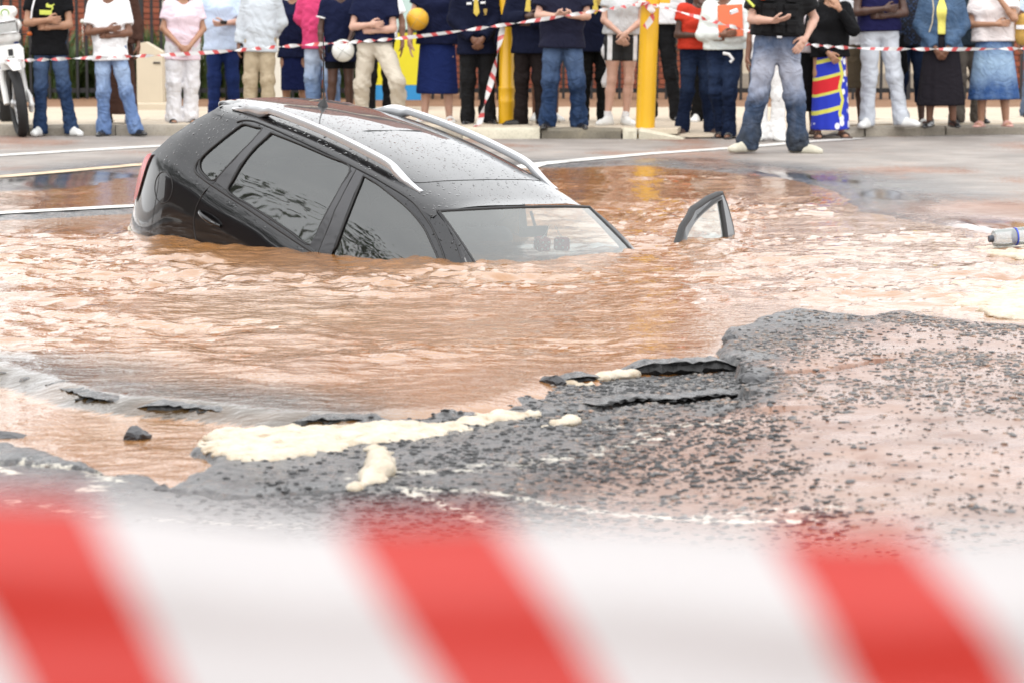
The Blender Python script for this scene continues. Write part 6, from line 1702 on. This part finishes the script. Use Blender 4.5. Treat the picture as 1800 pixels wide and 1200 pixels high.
M_CHUNK = simple('wet_asphalt_chunk', (.03, .03, .033), .42, var=.5, scale=30, bmp=.9)
def chunk(loc, sx, sy, sz, seed, label):
    r = random.Random(seed); bm = bmesh.new()
    for k in range(26):
        d = Vector((r.gauss(0, 1), r.gauss(0, 1), r.gauss(0, 1))).normalized() * r.uniform(.75, 1.05)
        bm.verts.new((d.x * sx, d.y * sy, d.z * sz))
    g = bmesh.ops.convex_hull(bm, input=bm.verts)
    bmesh.ops.delete(bm, geom=[v for v in bm.verts if not v.link_faces], context='VERTS')
    bmesh.ops.subdivide_edges(bm, edges=bm.edges[:], cuts=2, use_grid_fill=True)
    for v in bm.verts: v.co += Vector((r.gauss(0, 1), r.gauss(0, 1), r.gauss(0, 1))) * min(sx, sz) * .07
    me = bpy.data.meshes.new('asphalt_chunk'); bm.to_mesh(me); bm.free(); me.materials.append(M_CHUNK)
    o = link('asphalt_chunk', me); o.location = loc; tag(o, label, 'rubble'); return o
chunk((-1.26, 9.16, -.05), .055, .06, .038, 3, 'dark chunk of asphalt standing in the overflow below the lip')
chunk((-1.72, 9.17, -.06), .10, .08, .03, 8, 'flat dark chunk of asphalt at the left edge of the overflow')
chunk((-1.03, 8.02, -.03), .03, .04, .022, 12, 'small black lump beside the left asphalt slab')
chunk((.90, 11.25, .01), .05, .09, .032, 21, 'broken black corner of asphalt jutting over the water')
chunk((.15, 10.2, -.01), .06, .05, .035, 23, 'small black fragment at the left tip of the broken rim')
chunk((.88, 10.0, .02), .06, .10, .04, 27, 'dark lump of asphalt beside the upright crack')

def mat_foam():
    m, nt, bs = new_mat('cream_foam')
    v = coords(nt); n = noise(nt, v, 11, 6, .7)
    c = ramp(nt, n, [(.3, (.28, .20, .12)), (.42, (.43, .36, .27)), (.6, (.51, .455, .37))])
    nt.links.new(c, bs.inputs['Base Color']); bs.inputs['Roughness'].default_value = .6
    bs.inputs['Subsurface Weight'].default_value = .25; bs.inputs['Subsurface Radius'].default_value = (.03, .022, .015)
    vo = nt.nodes.new('ShaderNodeTexVoronoi'); vo.inputs['Scale'].default_value = 60; nt.links.new(v, vo.inputs['Vector'])
    bump(nt, math_n(nt, 'ADD', noise(nt, v, 22, 4), math_n(nt, 'MULTIPLY', vo.outputs['Distance'], .3)), .5, .012, bs)
    return m
M_FOAM = mat_foam()
def foam(label, blobs, h=.016, amp=.012):
    B = np.array(blobs)
    lo = B[:, :3].min(0) - B[:, 3].max() - .06; hi = B[:, :3].max(0) + B[:, 3].max() + .06
    zr_ = (B[:, 3] * B[:, 4]).max() + .03
    lo[2] = B[:, 2].min() - zr_; hi[2] = B[:, 2].max() + zr_
    f = Field(lo, hi, h)
    for x, y, z, r, fz in blobs: f.cap((x, y, z), (x, y, z + .0001), r, k=.02, fl=(1, 1, fz))
    f.disp(lambda X, Y, Z: amp * fbm(X * 13, Y * 11, 4, .65) + .0 * Z)
    V, F = f.mesh(); o = mesh_obj('foam', V, F, M_FOAM); tag(o, label, 'foam', kind='stuff'); return o
def fill(poly, n, z, r0, r1, fz, seed, zf=None):
    r = random.Random(seed); P_ = np.array(poly); out = []
    while len(out) < n:
        x, y = r.uniform(P_[:, 0].min(), P_[:, 0].max()), r.uniform(P_[:, 1].min(), P_[:, 1].max())
        d = float(poly_sd(np.array([x]), np.array([y]), poly)[0])
        if d > .01: out.append((x, y, z if zf is None else zf(x, y), min(r.uniform(r0, r1), .03 + d), fz * r.uniform(.7, 1.2)))
    return out
def line_blobs(line, r0, r1, fz, seed, d=.02, z=.0):
    r = random.Random(seed); out = []
    for a, b in zip(line[:-1], line[1:]):
        n = max(1, int(math.hypot(b[0] - a[0], b[1] - a[1]) / d))
        for k in range(n):
            x, y = a[0] + (b[0] - a[0]) * k / n + r.gauss(0, .01), a[1] + (b[1] - a[1]) * k / n + r.gauss(0, .018)
            out.append((x, y, float(ground_z(np.array([x]), np.array([y]))[0]) + z, r.uniform(r0, r1), fz))
    return out
STRIP = [(-1.0, 8.86), (-.94, 9.04), (-.76, 9.15), (-.57, 9.15), (-.41, 9.3), (-.25, 9.15), (-.1, 9.42), (.1, 9.56), (.12, 9.49), (-.15, 9.23), (-.26, 9.02), (-.37, 8.86), (-.51, 8.78), (-.61, 8.69), (-.74, 8.5), (-.82, 8.52), (-.9, 8.63)]
foam('long cream foam bank lying between the overflow and the grey asphalt', fill(STRIP, 250, -.025, .014, .045, .22, 3), .009, .013)
foam('cream foam heap and trickle running down from the foam bank', [(-.405, 8.38, .0, .035, .8), (-.40, 8.29, .0, .045, .9), (-.39, 8.20, .0, .04, .85), (-.42, 8.13, -.01, .03, .6)] + line_blobs([(-.45, 8.75), (-.40, 8.5), (-.41, 8.1), (-.48, 7.97)], .010, .024, .5, 4), .010, .014)
foam('cream foam sheet on the water at the right edge', fill([(2.09, 13.29), (2.32, 13.7), (2.9, 13.8), (3.3, 13.6), (3.3, 12.3), (2.34, 12.27), (2.17, 12.47), (2.09, 12.78)], 260, -.004, .05, .11, .09, 9), .014, .014)
foam('small foam drift under the floating bottle', fill([(2.66, 15.3), (2.7, 15.7), (3.3, 15.8), (3.3, 15.1), (2.8, 15.1)], 80, .0, .04, .09, .2, 10), .016)
foam('foam caught along the broken black rim', line_blobs([(.28, 10.30), (.36, 10.36), (.43, 10.42), (.46, 10.5)], .016, .032, .45, 12, .015, .01) + line_blobs([(.15, 10.2), (.3, 10.22)], .012, .022, .5, 13), .012)
foam('foam froth below the left end of the lip', fill([(-2.3, 10.3), (-2.25, 10.75), (-1.97, 10.66), (-1.95, 10.35), (-2.05, 10.1)], 50, -.045, .02, .045, .35, 14), .012)
foam('little foam tuft on the asphalt between the cracks', line_blobs([(.12, 9.28), (.18, 9.36), (.24, 9.4)], .014, .028, .5, 15), .011)
# plastic bottle afloat at the right
M_BOT = glass_mat('clear_plastic', (.90, .92, .94), 1.5, .45)
bt = empty('plastic_bottle', (2.86, 15.55, .085)); bt.rotation_euler = (0, R_(86), R_(12)); tag(bt, 'clear plastic bottle with a blue band floating on foam at the right edge', 'bottle')
autosmooth(MB().lathe([(.02, -.16), (.045, -.155), (.05, -.13), (.05, -.04), (.046, -.03), (.05, -.02), (.05, .06), (.04, .10), (.018, .135), (.016, .16)][::1], 20).build('body', M_BOT, bt), 40)
autosmooth(MB().lathe([(.0512, -.030), (.0512, -.022)], 20).build('label_band', simple('blue_label', (.03, .06, .45), .4), bt), 40)
MB().lathe([(.018, -.185), (.020, -.182), (.020, -.16), (.018, -.158)], 14).build('cap', simple('dark_cap', (.05, .06, .08), .5), bt)

# ------------------------------------------------------------------ unseen terrace, added to give the car's flank a dark reflection
hs = empty('added_terrace', (-19, 6, 0)); hs.rotation_euler = (0, 0, R_(8)); tag(hs, 'unseen dark terrace added left of the camera for the car flank to mirror', 'building')
MB().box((-6, -16, 0), (0, 14, 2.7)).build('wall', simple('dark_brown_brick', (.08, .04, .03), .85, var=.3, scale=8), hs)
MB().add([(-6.4, -16.4, 2.71), (.5, -16.4, 2.71), (.5, 14.4, 2.71), (-6.4, 14.4, 2.71), (-3, -16.4, 4.3), (-3, 14.4, 4.3)], [(0, 1, 4), (1, 2, 5, 4), (2, 3, 5), (3, 0, 4, 5), (3, 2, 1, 0)]).build('roof', simple('dark_slate_roof', (.035, .035, .04), .6, var=.2), hs)
for k in range(5):
    w = MB().box((-.01, -13 + 5 * k, .9), (.03, -11.4 + 5 * k, 2.1)).build('window', simple('dark_window', (.03, .035, .04), .08), hs)
    MB().box((.02, -13.1 + 5 * k, .82), (.10, -11.3 + 5 * k, .89)).build('sill', M_CREAM, w)

# unseen trees added left of the camera to vary the car windows' reflection
M_TLEAF = simple('tree_leaf', (.05, .085, .025), .55, var=.5, scale=3); M_BARK = simple('tree_bark', (.07, .055, .04), .9, var=.4, scale=14, bmp=.8)
def added_tree(loc, h, seed, label):
    r = random.Random(seed); t = empty('added_tree', loc); tag(t, label, 'tree', 'unseen trees added left of the road')
    mb = MB(); mb.tube([(0, 0, -.1), (.05, .03, h * .2), (-.03, .06, h * .42), (.02, 0, h * .7)], [h * .032, h * .026, h * .02, h * .008], 10); tips = []
    for k in range(11):
        a = r.uniform(0, 6.28); z0 = h * r.uniform(.3, .6); L = h * r.uniform(.18, .34)
        e = Vector((math.cos(a) * L, math.sin(a) * L, z0 + L * r.uniform(.4, 1.0))); m_ = Vector((e.x * .45, e.y * .45, z0 + (e.z - z0) * .35))
        mb.tube([(0, 0, z0), m_, e], [h * .012, h * .008, h * .003], 6); tips += [e, m_.lerp(e, .6)]
    autosmooth(mb.build('trunk', M_BARK, t), 50)
    tips += [Vector((r.gauss(0, h * .12), r.gauss(0, h * .12), h * r.uniform(.65, .95))) for _ in range(12)]
    n = 4200; V = np.empty((n, 4, 3)); g = np.random.default_rng(seed)
    c = np.array([tips[i] for i in g.integers(0, len(tips), n)]) + g.normal(0, h * .055, (n, 3))
    d1 = g.normal(size=(n, 3)); d1 /= np.linalg.norm(d1, axis=1)[:, None]; d2 = np.cross(d1, g.normal(size=(n, 3))); d2 /= np.linalg.norm(d2, axis=1)[:, None]
    s = g.uniform(.05, .12, n)[:, None] * h / 7
    V[:, 0] = c - d1 * s; V[:, 1] = c + d2 * s * .5; V[:, 2] = c + d1 * s; V[:, 3] = c - d2 * s * .5
    mesh_obj('crown', V.reshape(-1, 3), np.arange(n * 4).reshape(-1, 4), M_TLEAF, t)
added_tree((-12.6, 13.2, .02), 6.2, 3, 'nearest unseen leafy tree, added for the front door window to mirror')
added_tree((-13.4, 17.0, .02), 6.8, 5, 'middle unseen leafy tree, added for the rear door window to mirror')
added_tree((-13.0, 20.8, .02), 5.6, 8, 'farthest unseen leafy tree, added for the glass behind the rear door to mirror')
